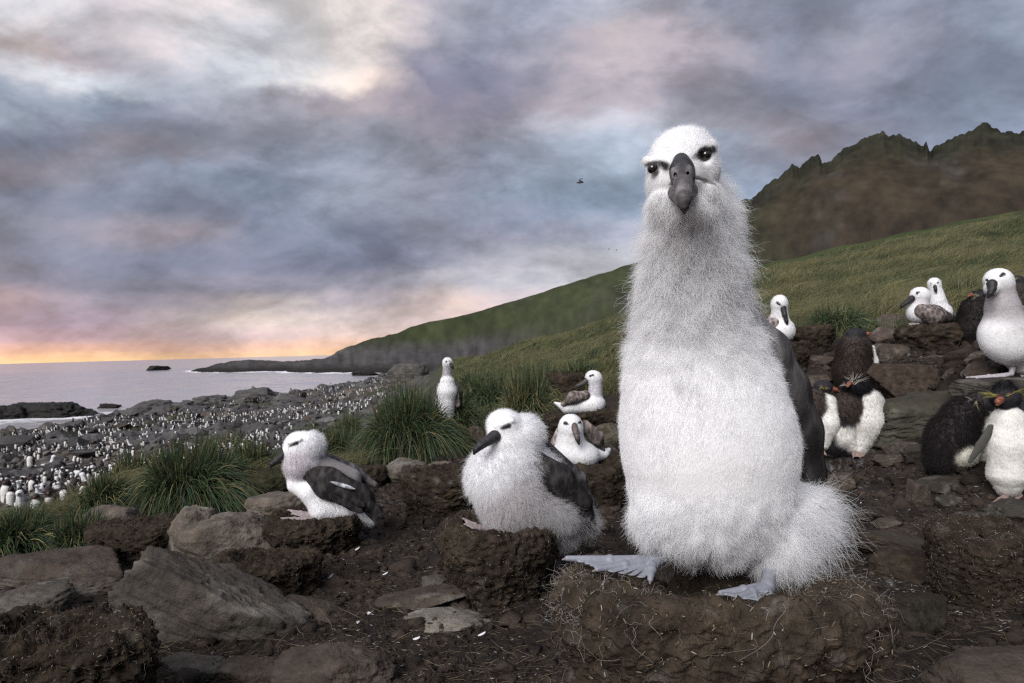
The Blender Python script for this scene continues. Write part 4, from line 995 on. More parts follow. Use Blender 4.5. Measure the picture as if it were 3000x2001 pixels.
n4 = nest(1760, 1512, 98, 1362, 'dark mud nest under the sitting albatross that faces us', seed=13, fibres=500, straw=250, res=(110, 80))
n5 = nest(1692, 1291, 92, 1212, 'low mud nest under the side-on albatross, behind the front-facing one', seed=14, fibres=200, straw=60, res=(90, 60))
n7 = nest(2299, 1100, 62, 1006, 'mud nest right beside the big chick, under the preening white albatross', seed=15, fibres=150, straw=60, res=(90, 60), hollow=.03)
n8 = nest(2733, 1038, 92, 958, 'wide mud nest under the pair of albatrosses, upper right', seed=16, fibres=200, straw=80, res=(90, 60), hollow=.03, white=.08)


def adults():
    BR = (.11, .092, .086); AW = (.72, .72, .73); NG = (.36, .35, .37)
    # sitting, facing us
    d = n4[1]
    bird('white albatross sitting face on, bill pointing down, between the fluffy chick and the big one', d, (1690, 1372),
         [('e', (1672, 1246, -16), (33, 33, 34), 0, 0, 0), ('c', (1672, 1262, -12), (1672, 1310, 0), 35, 44, 0, 0, 14), ('e', (1690, 1330, 12), (66, 42, 60), 8, 0, 0, 16), ('c', (1700, 1335, 30), (1768, 1330, 60), 36, 15, 0, 0, 14), ('c', (1768, 1330, 60), (1783, 1318, 70), 13, 7, 0, 0, 8),
          ('e', (1665, 1290, 30), (40, 36, 30), 0, 1, 0, 12)],
         [(1682, 1247, -44, 10), (1687, 1268, -62, 8.5), (1692, 1286, -70, 7), (1696, 1301, -70, 3)],
         [(1656, 1240, -42, 4), (1699, 1236, -40, 4)], [AW, (.40, .36, .37)], cell=2, k=8,
         spots=marks(1653, 1238, -44, 7, 16, 7) + marks(1701, 1234, -42, 6.5, -7, 6, 3), billcol=((.02, .018, .02), (.10, .08, .075)),
         wings=[dict(ops=[('c', (1716, 1245, 30), (1745, 1280, 34), 14, 24, 0, 0, None, (.3, 0, 1), 1.5), ('c', (1745, 1280, 34), (1768, 1322, 50), 22, 6, 1, 0, None, (.3, 0, 1), 1.5)], pal=[BR, (.045, .04, .04)], cell=2),
                dict(ops=[('c', (1640, 1262, 30), (1618, 1315, 34), 12, 14, 0)], pal=[(.2, .175, .17)], cell=2)])
    # side on
    d = n5[1]
    bird('albatross sitting side on upon a low nest behind the front-facing albatross', d, (1700, 1212),
         [('e', (1739, 1106, 0), (24, 21, 21), 10, 0, 0), ('c', (1745, 1118, 0), (1744, 1150, 0), 18, 20, 1, 0, 8), ('e', (1742, 1182, 0), (30, 27, 28), 0, 0, 0, 12), ('c', (1735, 1184, 0), (1665, 1192, 10), 26, 19, 0, 0, 12), ('c', (1660, 1196, 10), (1626, 1180, 14), 14, 3, 0, 0, 8)],
         [(1720, 1114, -4, 8), (1706, 1124, -6, 6.5), (1692, 1131, -8, 5), (1687, 1136, -8, 2.5)], [(1729, 1101, -18, 3.2)], [AW, (.52, .51, .54)], cell=1.8, k=6,
         spots=marks(1737, 1098, -20, 4.5, -14, 6), billcol=((.035, .032, .034), (.06, .05, .05)),
         wings=[dict(ops=[('c', (1715, 1158, -16), (1680, 1164, -16), 14, 17, 0), ('c', (1680, 1164, -16), (1648, 1184, -8), 17, 6, 0)], pal=[BR], cell=1.8)])
    # behind the tussock
    d = 6.4
    bird('white-breasted albatross standing up behind the tall grass tussock, left of centre', d, (1308, 1190),
         [('e', (1311, 1062, 0), (14.5, 15, 15), 0, 0, 0), ('c', (1311, 1070, 0), (1310, 1096, 2), 12.5, 13.5, 1, 0, 5), ('c', (1310, 1118, 2), (1310, 1142, 4), 20, 27, 0, 0, 8), ('c', (1310, 1150, 4), (1306, 1215, 10), 25, 24, 0, 0, 12)],
         [(1320, 1066, -10, 4.5), (1325, 1074, -13, 3.6), (1328, 1080, -13, 1.8)], [(1308, 1060, -13, 1.9)], [AW, (.40, .39, .41)], cell=1.5, k=4,
         spots=[((1308, 1059, -14), 3.6, (.05, .05, .05), 1), ((1317, 1058, -12), 2.6, (.05, .05, .05), 1)], wings=[dict(ops=[('c', (1333, 1128, 10), (1339, 1185, 14), 9, 11, 0)], pal=[BR], cell=1.8), dict(ops=[('c', (1286, 1130, 14), (1281, 1185, 18), 8, 10, 0)], pal=[BR], cell=1.8)])
    # beside the big chick, looking down
    d = n7[1]
    bird('white albatross right beside the big chick, head bowed and dark bill on its breast', d, (2285, 1006),
         [('e', (2284, 887, -10), (22, 23, 24), 0, 0, 0), ('c', (2283, 898, -8), (2285, 932, 0), 21, 24, 0, 0, 8), ('e', (2290, 968, 0), (37, 36, 36), 0, 0, 0, 12), ('c', (2280, 972, 10), (2225, 982, 20), 30, 18, 0, 0, 12), ('e', (2275, 935, 8), (22, 18, 22), 0, 1, 0, 8)],
         [(2294, 902, -26, 9), (2299, 922, -32, 7), (2304, 940, -34, 5.5), (2306, 951, -33, 2.5)], [(2281, 890, -30, 3.2)], [AW, (.42, .40, .42)], cell=1.8, k=6,
         spots=marks(2276, 886, -30, 5, 13, 9),
         wings=[dict(ops=[('c', (2268, 946, -12), (2245, 955, -14), 16, 17, 0), ('c', (2245, 955, -14), (2212, 985, -4), 16, 8, 0)], pal=[(.15, .13, .125)], cell=1.8)])
    # pair, the front one facing left
    d = n8[1]
    bird('brown-winged albatross sitting in profile on the upper right nest, black bill to the left', d, (2735, 955),
         [('e', (2696, 864, 0), (27, 23, 24), 5, 0, 0), ('c', (2697, 876, 0), (2692, 912, 0), 22, 26, 1, 0, 9), ('c', (2690, 915, 0), (2740, 930, 6), 30, 32, 0, 0, 14), ('c', (2740, 930, 6), (2805, 934, 14), 26, 8, 0, 0, 14)],
         [(2672, 875, -4, 10), (2658, 885, -8, 7.5), (2644, 895, -10, 6), (2638, 903, -10, 2.6)], [(2687, 857, -21, 3.4)], [AW, (.50, .48, .50)], cell=1.8, k=6,
         spots=marks(2693, 854, -22, 5.5, -16, 8),
         wings=[dict(ops=[('c', (2700, 912, -20), (2735, 924, -24), 22, 30, 0), ('c', (2735, 924, -24), (2795, 932, -10), 29, 9, 1), ('c', (2795, 932, -10), (2817, 926, -6), 8, 3, 1)], pal=[(.12, .10, .095), (.055, .048, .046)], cell=1.8)],
         feet=[((2690, 950, -30), [(2662, 948, -36), (2668, 953, -40)], 3)])
    bird('albatross showing only head and neck behind its neighbour on the upper right nest', d + .25, (2748, 950),
         [('e', (2737, 831, 0), (17, 17.5, 17), 0, 0, 0), ('c', (2739, 842, 0), (2746, 880, 2), 16, 22, 0, 0, 6), ('e', (2752, 915, 6), (34, 34, 30), 0, 0, 0, 12)],
         [(2739, 839, -14, 5), (2741, 848, -19, 4), (2743, 856, -19, 2)], [(2727, 830, -13, 1.8), (2747, 829, -13, 1.8)], [AW], cell=1.6, k=5,
         spots=[((2727, 829, -15), 3.8, (.05, .05, .05), 1), ((2747, 828, -15), 3.8, (.05, .05, .05), 1), ((2742, 858, -18), 6, (.35, .32, .3), .7)],
         wings=[dict(ops=[('c', (2770, 895, 0), (2790, 925, 8), 14, 10, 0)], pal=[BR], cell=1.8)])
    # tall one at the right edge
    d = depth_at(2965, 1102)
    bird('tall albatross standing at the right edge with grey neck, above the crested penguin', d, (2965, 1100),
         [('e', (2925, 822, -6), (39, 36, 37), 10, 0, 0), ('e', (2905, 845, -22), (20, 20, 20), 0, 0, 0, 8), ('c', (2932, 845, 0), (2938, 905, 6), 35, 40, 1, 0, 12), ('c', (2938, 905, 6), (2945, 960, 10), 42, 62, 1, 0, 20), ('e', (2950, 990, 8), (78, 74, 62), 40, 0, 0, 20), ('c', (2960, 1010, 20), (2990, 1060, 40), 56, 36, 0, 0, 20), ('c', (2990, 1040, 60), (3060, 1060, 120), 36, 18, 0, 0, 20)],
         [(2906, 832, -42, 14), (2907, 846, -50, 10.5), (2901, 860, -54, 8.5), (2894, 871, -54, 3.5)], [(2891, 820, -32, 3.8), (2932, 808, -38, 4.0)], [AW, (.36, .34, .35)], cell=2.4, k=10,
         spots=marks(2941, 801, -40, 7.5, -22, 14, 6, -4) + marks(2888, 818, -34, 6, 8, 6, 3) + [ ((2905, 985, -70), 26, (.58, .56, .53), .5)],
         wings=[dict(ops=[('c', (2985, 915, 20), (3010, 960, 20), 22, 34, 0), ('c', (3010, 960, 20), (3070, 1040, 50), 34, 14, 1)], pal=[(.16, .145, .15), (.07, .062, .062)], cell=2.6)],
         legs=[((2968, 1070, 20), (2963, 1096, 16), 9, 7), ((2998, 1075, 40), (3004, 1094, 40), 8, 7)], footcol=(.36, .34, .36),
         feet=[((2963, 1096, 16), [(2832, 1106, 6), (2860, 1108, -6), (2920, 1110, -12)], 5), ((3004, 1094, 40), [(2965, 1112, 24), (3010, 1118, 10)], 5)])


adults()


# ------------------------------------------------------------------ rockhopper penguins near by
PB, PW, PBR, PO = (.018, .017, .020), (.66, .65, .62), (.058, .045, .038), (.17, .06, .035)


def penguin(label, d0, org, ops, beak, crests=(), flippers=(), feet=(), eyes=(), furs=(), cell=2.2, k=8, spots=(), pal=None, mat='penguin', name='penguin', cat='penguin', group=None):
    og = P(org[0], org[1], d0); e = empty(name, og, label, cat, group); s = Sculpt(d0, k)
    for o in ops:
        if o[0] == 'c': s.cap(o[1], o[2], o[3], o[4], col=o[5], fur=o[6], k=o[7] if len(o) > 7 else None)
        else: s.ell(o[1], o[2], o[3], col=o[4], fur=o[5], k=o[6] if len(o) > 6 else None)
    s.build('body', M[mat], pal or [PB, PW, PBR], e, og, cell, edge=6, tau=1.6, spots=spots, lump=2.2, lumpf=28)
    for i, f in enumerate(furs): fur(s, 'down', parent=e, origin=og, seed=40 + i, **f)
    if beak:
        b = Sculpt(d0, 2)
        for a, c in zip(beak[:-1], beak[1:]): b.cap(a[:3], c[:3], a[3], c[3], k=2)
        b.build('beak', M['bill'], [PO], e, og, .9)
    for ey in eyes: ball('eye', s.pt(ey[:3]), ey[3] * s.s, M['eye'], (.12, .01, .01) if len(ey) < 5 else ey[4], e, og, n=7)
    for (a, tips, c) in crests:
        n = len(tips) * 4; rs = np.random.default_rng(5); t = np.linspace(0, 1, 6); pts = []
        for tp in tips:
            for q in range(4):
                A = s.pt(a) + rs.normal(size=3) * 2 * s.s; B = s.pt(tp) + rs.normal(size=3) * 4 * s.s
                pts.append(A + (B - A) * t[:, None] + UPV * (np.sin(t * 3.1) * 4 * s.s * rs.uniform(-.3, 1))[:, None])
        strands('crest', np.array(pts), .5 * s.s * (1.1 - t), M['straw'], np.tile(c, (n, 1)), e, og)
    for fl in flippers:
        g = Sculpt(d0, 4)
        for a, b_, r1, r2 in fl: g.cap(a, b_, r1, r2, flat=(.3, 0, 1), f=2.2, k=5)
        g.build('flipper', M['penguin'], [(.05, .05, .045)], e, og, 1.6)
    for fo in feet: web_foot('foot', d0, fo[0], fo[1], fo[2], e, og, (.20, .14, .125), cell=1.3)
    return e


def penguins():
    YE = (.30, .27, .08)
    d = depth_at(2950, 1470)
    penguin('crested penguin standing upright at the right edge, with yellow crest feathers and orange bill', d, (2955, 1468),
            [('e', (2946, 1166, 0), (39, 36, 38), 0, 0, .1), ('c', (2944, 1140, 8), (2946, 1132, 10), 26, 18, 0, .5), ('c', (2955, 1235, 0), (2955, 1300, 0), 46, 54, 1, .12, 10), ('c', (2955, 1300, 0), (2954, 1385, 2), 55, 52, 1, .12, 20), ('c', (2952, 1395, 4), (2952, 1420, 4), 50, 34, 1, .2, 14), ('c', (2985, 1220, 40), (2975, 1380, 50), 50, 50, 0, .1, 10)],
            [(2930, 1172, -36, 11), (2924, 1178, -44, 9), (2921, 1186, -46, 4)],
            crests=[((2920, 1160, -30), [(2866, 1148, -30), (2870, 1157, -32), (2880, 1166, -34), (2892, 1142, -26), (2867, 1152, -20)], YE), ((2952, 1158, -34), [(2996, 1144, -26), (3010, 1136, -20), (2990, 1152, -28), (3016, 1150, -10)], YE)],
            flippers=[[((2904, 1255, 0), (2872, 1305, -8), 12, 12), ((2872, 1305, -8), (2842, 1352, -10), 12, 6)]],
            feet=[((2948, 1450, -4), [(2908, 1474, -30), (2926, 1482, -34), (2950, 1480, -34)], 6), ((2985, 1448, 0), [(2972, 1474, -28), (2995, 1478, -30), (3015, 1474, -24)], 6)],
            eyes=[(2925, 1158, -36, 3.2), (2962, 1156, -34, 3.2)], furs=[dict(n=16000, length=.07, lift=.35, curl=.4, rad=.0005, k=4, clump=.4)])
    d = depth_at(2790, 1388)
    penguin('shaggy dark penguin chick crouching with its head turned down, just left of the crested penguin', d, (2800, 1388),
            [('e', (2790, 1290, 0), (70, 92, 62), 18, 0, 1.0), ('c', (2820, 1220, 0), (2862, 1190, 0), 50, 34, 0, 1.0, 16), ('e', (2872, 1178, -6), (34, 28, 30), 20, 0, .6, 10), ('e', (2826, 1330, -40), (38, 34, 30), -20, 1, .6, 6), ('c', (2885, 1225, -10), (2878, 1290, -10), 26, 36, 1, .5, 10), ('c', (2878, 1300, -8), (2870, 1360, 0), 34, 28, 1, .5, 12), ('e', (2775, 1345, 8), (58, 42, 55), 0, 0, 1.0, 14)],
            [(2898, 1176, -20, 7), (2908, 1180, -24, 5)], crests=[((2860, 1180, -34), [(2872, 1218, -40), (2862, 1214, -40), (2850, 1200, -38)], (.40, .36, .20)), ((2845, 1172, -26), [(2828, 1160, -26), (2832, 1170, -28)], (.35, .32, .28))],
            feet=[((2835, 1372, -30), [(2850, 1382, -50), (2830, 1386, -52), (2815, 1384, -48)], 5)], pal=[(.032, .027, .028), (.60, .59, .52), PBR],
            furs=[dict(n=26000, length=.020, lift=.6, curl=.9, rad=.00042, k=5, clump=.7, cf=50)])
    d = depth_at(2400, 1335)
    penguin('moulting penguin chick half hidden behind the dark wing, orange bill pointing right', d, (2400, 1330),
            [('e', (2412, 1134, 0), (27, 21, 22), 0, 0, .1), ('e', (2385, 1195, 6), (48, 54, 42), 0, 2, .8, 12), ('c', (2425, 1180, -10), (2424, 1240, -12), 24, 34, 1, .5, 8), ('c', (2424, 1240, -12), (2410, 1295, -6), 34, 22, 1, .5, 12), ('c', (2390, 1240, 10), (2392, 1300, 10), 40, 34, 0, .4, 12)],
            [(2436, 1138, -6, 7), (2450, 1141, -8, 5), (2458, 1147, -8, 2.5)], crests=[((2404, 1134, -22), [(2412, 1137, -24), (2408, 1140, -24)], YE), ((2418, 1140, -24), [(2430, 1138, -22)], YE)],
            feet=[((2405, 1318, -10), [(2420, 1332, -28), (2404, 1336, -30), (2388, 1334, -26)], 5)], eyes=[(2420, 1131, -20, 2.6)], furs=[dict(n=14000, length=.018, lift=.6, curl=.8, rad=.0004, k=4, clump=.6, cf=60)])
    penguin('moulting penguin chick with bowed spiky head and white belly, right one of the huddled two', depth_at(2500, 1337), (2500, 1334),
            [('e', (2510, 1130, -14), (38, 27, 30), 10, 0, .8), ('e', (2485, 1200, 6), (54, 62, 44), 10, 2, .8, 14), ('c', (2545, 1180, -6), (2544, 1235, -8), 38, 46, 1, .6, 10), ('c', (2544, 1235, -8), (2518, 1310, -8), 45, 22, 1, .6, 14), ('e', (2474, 1272, -20), (27, 36, 20), 10, 1, .7, 14), ('c', (2462, 1240, 0), (2440, 1312, 6), 36, 26, 0, .8, 12), ('c', (2440, 1312, 6), (2480, 1322, 0), 24, 18, 0, .8, 12), ('c', (2480, 1285, -20), (2508, 1318, -18), 20, 12, 1, .4, 8)],
            [(2488, 1124, -40, 7), (2483, 1132, -46, 4)], crests=[((2500, 1122, -36), [(2470, 1100, -38), (2482, 1094, -34), (2498, 1090, -34), (2516, 1092, -30), (2530, 1096, -30)], (.42, .36, .32)), ((2505, 1124, -42), [(2525, 1110, -42), (2545, 1106, -38)], (.45, .42, .34)), ((2478, 1128, -38), [(2460, 1130, -40), (2464, 1120, -40)], (.48, .42, .38))],
            feet=[((2502, 1322, -24), [(2540, 1336, -38), (2520, 1340, -42), (2500, 1338, -40)], 5)], furs=[dict(n=26000, length=.022, lift=.6, curl=.8, rad=.0004, k=4, clump=.6, cf=60)])
    penguin('brown downy penguin chick seen from behind, standing at the back of the huddled two', depth_at(2500, 1150) , (2500, 1150),
            [('e', (2508, 980, -4), (29, 19, 22), 0, 0, .1), ('c', (2502, 1035, 0), (2498, 1090, 0), 46, 50, 2, .9, 14), ('c', (2500, 1010, 0), (2520, 1010, 0), 30, 28, 2, .5, 12), ('c', (2498, 1090, 0), (2500, 1128, 0), 48, 38, 2, .9, 14), ('c', (2553, 1020, -4), (2557, 1060, 0), 10, 14, 1, .2, 4), ('c', (2557, 1060, 0), (2552, 1125, 0), 15, 9, 1, .3, 6)],
            [(2532, 982, 0, 7), (2544, 978, 0, 5), (2552, 976, 0, 2.5)], crests=[((2522, 985, -18), [(2532, 987, -18)], YE)], eyes=[(2520, 980, -18, 2)], pal=[PB, PW, (.044, .034, .030)],
            furs=[dict(n=16000, length=.022, lift=.6, curl=.8, rad=.0005, k=4, clump=.6, cf=50)])
    penguin('dark downy penguin chick standing half behind the tall albatross at the right', depth_at(2850, 1022) + .1, (2852, 1022),
            [('e', (2874, 868, 0), (34, 20, 22), -10, 0, .6), ('c', (2860, 915, 0), (2852, 965, 0), 42, 44, 2, .9, 14), ('c', (2852, 965, 0), (2852, 1000, 0), 44, 34, 2, .9, 14)],
            [(2846, 864, -6, 6), (2836, 868, -8, 3)], crests=[((2866, 866, -22), [(2850, 862, -24), (2846, 872, -24)], (.35, .33, .2))], pal=[PB, PW, (.022, .018, .018)],
            furs=[dict(n=12000, length=.022, lift=.6, curl=.8, rad=.0005, k=4, clump=.6, cf=50)])
    penguin('dark penguin at the far right edge, up behind the tall albatross, a yellow brow showing', depth_at(2985, 930) + .3, (2990, 925),
            [('e', (2978, 822, 0), (22, 15, 18), 0, 0, .1), ('c', (2990, 860, 0), (2990, 900, 0), 34, 38, 2, .9, 14)],
            [(2962, 824, -6, 5), (2955, 828, -6, 2.5)], crests=[((2974, 818, -18), [(2986, 816, -18)], YE)], pal=[PB, PW, (.030, .024, .022)], furs=[dict(n=4000, length=.02, lift=.6, curl=.8, rad=.0005, k=4, clump=.6, cf=50)])


penguins()
# ------------------------------------------------------------------ empty nests
nest(418, 1652, 142, 1560, 'empty flat-topped nest of matted dark roots beside the bottom left tussocks', seed=21, fibres=2600, straw=200, res=(170, 120), hollow=.02, under=.02)
nest(780, 1762, 160, 1662, 'empty shallow nest with a clear rim in front of the left chick nest', seed=22, fibres=600, straw=300, res=(190, 130), hollow=.05, under=.0)
nest(150, 2075, 345, 1905, 'large empty mud nest bowl cut off by the bottom left corner', seed=23, fibres=2600, straw=1200, res=(300, 200), hollow=.07, under=-.03, depth=1.30, white=.05, yd=.62, lean=(0, -.05))
nest(1304, 1530, 118, 1398, 'empty dark mud pedestal between the left chick and the fluffy chick', seed=24, fibres=500, straw=300, res=(140, 100), hollow=.03, under=.04, white=.10)
nest(2880, 1800, 150, 1580, 'empty grassy mud nest at the right edge, right of the biggest nest', seed=25, fibres=2600, straw=900, res=(200, 150), hollow=.03, under=.0, white=.1)
nest(2380, 1036, 58, 957, 'empty rounded mud nest right of the bowed albatross, below the green tussock', seed=26, fibres=120, straw=60, res=(80, 60), hollow=.015)
nest(1822, 1262, 50, 1200, 'small mud nest tucked beside the left side of the big chick', seed=27, fibres=60, straw=20, res=(60, 50), hollow=.015)
nest(1075, 1440, 55, 1375, 'small brown nest behind the tail of the left chick', seed=28, fibres=100, straw=40, res=(70, 50), hollow=.015)
nest(790, 1480, 80, 1392, 'mossy turf pedestal at the foot of the left tussocks, behind the left chick', seed=29, fibres=400, straw=40, res=(90, 60), hollow=.0, col=(.03, .03, .016))
nest(1660, 1190, 62, 1098, 'brown root-covered mound behind the side-on albatross', seed=30, fibres=500, straw=40, res=(90, 60), hollow=.0, under=.0)


# ------------------------------------------------------------------ rocks
def rock_mesh(seed, res=(64, 40), planes=14, rough=.1, flat=1.0, strata=.05):
    rs = np.random.default_rng(seed); n = norm(rs.normal(size=(planes, 3)) * np.array([1, 1, flat])); dd = rs.uniform(.72, 1.0, planes)
    n = np.concatenate([n, [[.1, 0, 1.]]]); dd = np.append(dd, .8)
    a = np.linspace(0, 2 * math.pi, res[0] + 1)[:-1]; b = np.linspace(.0, math.pi, res[1]); A, B_ = np.meshgrid(a, b, indexing='ij')
    D = np.stack([np.sin(B_) * np.cos(A), np.sin(B_) * np.sin(A), np.cos(B_)], -1).reshape(-1, 3)
    q = D @ norm(n).T; r = np.where(q > .05, dd / np.maximum(q, .05), 9); r = np.sort(r, 1)[:, :2]; h = np.clip(.5 + (r[:, 1] - r[:, 0]) / .12, 0, 1); r = r[:, 0] - .03 * (1 - h)
    r = np.minimum(r, 1.25)
    r = r * (1 + rough * fbm(D * 1.8 + seed * 1.7, 5, .55) + rough * .6 * fbm(D * 5 + seed, 4, ridge=True) + .028 * fbm(D * 16 + seed, 3) + strata * (fbm(D * np.array([1.2, 2.5, 9]) + seed, 3, ridge=True) - .4))
    idx = np.arange(len(D)).reshape(res); nx = np.roll(idx, -1, 0); Q = np.stack([idx[:, :-1], idx[:, 1:], nx[:, 1:], nx[:, :-1]], -1).reshape(-1, 4)
    return D * r[:, None], Q


TAN, GREYR, DKR, MUDR = (.115, .096, .078), (.072, .064, .056), (.038, .034, .028), (.054, .041, .032)


def rock(x0, x1, y0, y1, label, seed=1, col=TAN, rot=0, deep=.8, dep=None, flat=1.0, pale=.35, mud=.3, rough=.12, cat='rock', name='rock', res=(64, 40), sink=.35, scale=1.1, planes=14, mat='rock'):
    cx = (x0 + x1) / 2; d = dep or depth_at(cx, y1); s = d / F; Rx = (x1 - x0) / 2 * s * scale; Ry = Rx * deep; dc = d + Ry * .7
    zt = P(cx, y0, dc)[2]; zb = P(cx, y1, d)[2]; H = zt - zb; zb -= sink * H; c = P(cx, y1, dc); c[2] = (zt + zb) / 2
    V, Q = rock_mesh(seed, (int(res[0] * 1.5), int(res[1] * 1.5)), planes, rough, flat); V = V * np.array([Rx, Ry, (zt - zb) / 2 * 1.12])
    a = math.radians(rot); V = np.stack([V[:, 0] * math.cos(a) + V[:, 2] * math.sin(a), V[:, 1], -V[:, 0] * math.sin(a) + V[:, 2] * math.cos(a)], 1)
    W = V + c; f = 1.2 / max(Rx, .02)
    C = np.array(col) * (1 + .6 * fbm(W * f * 3, 4)[:, None] + .5 * fbm(W * f * 14, 3)[:, None])
    p = (sstep(.05, .4, fbm(W * f * 1.6 + 9 + seed, 4)) * pale)[:, None]; C = C * (1 - p) + np.array([.20, .19, .17]) * p
    m = (sstep(-.1, .35, fbm(W * f * 1.1 + 31 + seed, 3) + .3 * (V[:, 2] / H)) * mud)[:, None]; C = C * (1 - m) + np.array([.040, .029, .021]) * m
    o = mk(name, W, Q, M[mat], np.clip(C, .008, .5), origin=c); props(o, label, cat); return o


rock(488, 640, 1475, 1640, 'pale rounded boulder behind the empty root nest, left of the left chick', 3, TAN, 8, .8, pale=.7, mud=.1, scale=1.0)
rock(570, 800, 1500, 1650, 'lumpy tan boulder touching the left chick nest on its left', 4, TAN, 4, .8, pale=.45)
rock(725, 872, 1448, 1515, 'low brown boulder behind the feet of the left chick', 5, TAN, -8, .8)
rock(258, 385, 1478, 1566, 'flat tan slab lying in the grass at the left', 6, (.10, .08, .068), -10, .9, pale=.3)
rock(290, 850, 1672, 1905, 'long leaning grey slab sloping down to the right, bottom left of centre', 7, (.052, .045, .038), 23, .42, flat=.5, pale=.5, mud=.25, rough=.15, res=(110, 70), sink=.25, scale=1.05, dep=1.95)
rock(-40, 340, 1628, 1742, 'wide brown slab at the left edge above the corner nest', 8, MUDR, 4, .7, pale=.3, res=(90, 50))
rock(-20, 178, 1718, 1812, 'grey cracked rock at the left edge, just above the corner nest', 9, GREYR, -6, .7, pale=.4)
rock(120, 330, 1690, 1760, 'low brown rock between the left edge slab and the leaning slab', 10, MUDR, 0, .8)
rock(478, 645, 1925, 2010, 'grey rock at the bottom edge right of the corner nest', 11, GREYR, 6, .8, pale=.2)
rock(672, 866, 1936, 2030, 'brown rock at the bottom edge under the leaning slab', 12, MUDR, 4, .8)
rock(860, 1160, 1896, 2050, 'long brown rock rising from the mud at the bottom edge left of the biggest nest', 13, MUDR, 8, .7, res=(90, 50), pale=.15)
rock(820, 990, 1762, 1835, 'flat pointed brown rock right of the leaning slab', 14, MUDR, 12, .7, pale=.2)
rock(1212, 1418, 1802, 1842, 'thin pale flagstone on the mud below the middle chick nest', 15, (.15, .135, .115), 3, .6, flat=2.5, pale=.5, mud=.1)
rock(1268, 1346, 1780, 1812, 'small pale stone lying on top of the thin flagstone', 16, (.20, .185, .165), -3, .7, flat=2, pale=.6, mud=0, dep=2.16)
rock(1238, 1290, 1778, 1800, 'small grey pebble stone left on the thin flagstone', 17, (.14, .13, .12), 20, .7, pale=.3, mud=0, dep=2.22)
rock(1236, 1310, 1688, 1734, 'small round grey stone left of the middle chick nest', 18, GREYR, 0, .8)
rock(1130, 1330, 1735, 1790, 'low tan hump of rock left of the middle chick nest', 19, MUDR, -6, .7, pale=.4)
rock(1115, 1245, 1345, 1420, 'pale creased rock under the big tussock, behind the empty pedestal', 20, TAN, 10, .8, pale=.7, mud=.1)
rock(1236, 1330, 1352, 1408, 'small tan rock right of the pale creased one, under the tussock', 21, TAN, -10, .8)
rock(1370, 1420, 1248, 1310, 'brown stump-like rock behind the crown of the fluffy chick', 22, MUDR, 0, .8)
rock(1740, 1812, 1240, 1302, 'mossy rock slab behind the front-facing albatross', 23, (.07, .065, .045), -20, .8)
rock(1744, 1822, 1300, 1420, 'dark rock in the gap between the front-facing albatross and the big chick', 24, DKR, 0, .8)
rock(2570, 2900, 1150, 1262, 'long dark mossy slab behind the shaggy penguin chick', 25, (.042, .040, .028), -13, .5, flat=.6, pale=.2, res=(90, 50), sink=.2)
rock(2572, 2765, 1064, 1160, 'brown earth mound above the long dark mossy slab', 26, MUDR, 0, .8, pale=.05, mat='nest')
rock(2660, 2732, 1412, 1486, 'small upright brown stone on the white-spattered mud', 27, MUDR, 10, .8, pale=.1)
rock(2420, 2502, 1385, 1442, 'small tan stone beside the wing tip of the big chick', 28, MUDR, 0, .8)
rock(2568, 2655, 1332, 1366, 'flat brown stone at the feet of the huddled penguins', 29, MUDR, -5, .9)
rock(2655, 2760, 1300, 1352, 'brown block left of the shaggy penguin chick', 30, DKR, -8, .8)
rock(2466, 2750, 1562, 1640, 'broad brown slab behind the right rim of the biggest nest', 31, (.036, .029, .02), 10, .6, pale=.05, res=(90, 50))
rock(2586, 2752, 1618, 1712, 'rounded brown earth lump right of the biggest nest', 32, (.040, .030, .022), -6, .8, pale=.05, mat='nest')
rock(2618, 2775, 1744, 1880, 'dark earthy mound between the biggest nest and the right edge nest', 33, (.030, .026, .020), 0, .8, pale=.05, mat='nest')
rock(2705, 3080, 1915, 2080, 'broad flat brown rock filling the bottom right corner', 34, MUDR, -4, .7, pale=.1, res=(90, 50))
rock(2895, 3040, 1468, 1530, 'dark ledge under the feet of the crested penguin', 35, DKR, 0, .8)
rock(2700, 2890, 1395, 1440, 'dark flat ledge under the shaggy penguin chick', 36, (.03, .026, .02), -12, .7)
rock(2820, 3060, 1105, 1150, 'dark rock ledge the tall albatross stands on', 37, DKR, -3, .5)
rock(2790, 2905, 1028, 1070, 'tan wedge of rock left of the tall albatross', 38, (.07, .055, .042), -14, .8)
rock(2840, 2930, 1058, 1108, 'brown rounded rock by the legs of the tall albatross', 39, MUDR, 0, .8)
rock(2350, 2440, 1040, 1082, 'small brown slab below the rounded empty nest', 40, MUDR, 0, .8)
rock(2328, 2440, 1098, 1132, 'flat brown slab left of the downy penguin seen from behind', 41, MUDR, -4, .8)
rock(2560, 2660, 960, 1012, 'reddish brown slab left of the upper right nest', 42, (.075, .055, .045), 6, .8)
rock(2560, 2650, 1006, 1060, 'flat brown rock right of the downy penguin seen from behind', 43, MUDR, 0, .8)
rock(2575, 2645, 920, 958, 'pinkish slab at the grass edge left of the pair', 44, (.085, .065, .055), 8, .8)
rock(2528, 2650, 1262, 1310, 'dark hollowed ledge right of the huddled penguins', 45, (.02, .018, .014), 2, .8)
rock(2800, 2880, 1500, 1540, 'low dark stone in front of the crested penguin ledge', 46, DKR, 0, .8)
rock(1144, 1238, 1064, 1115, 'squared grey crag standing above the shore at the bay', 47, (.07, .066, .062), -4, .6, dep=95, planes=8, sink=.3)
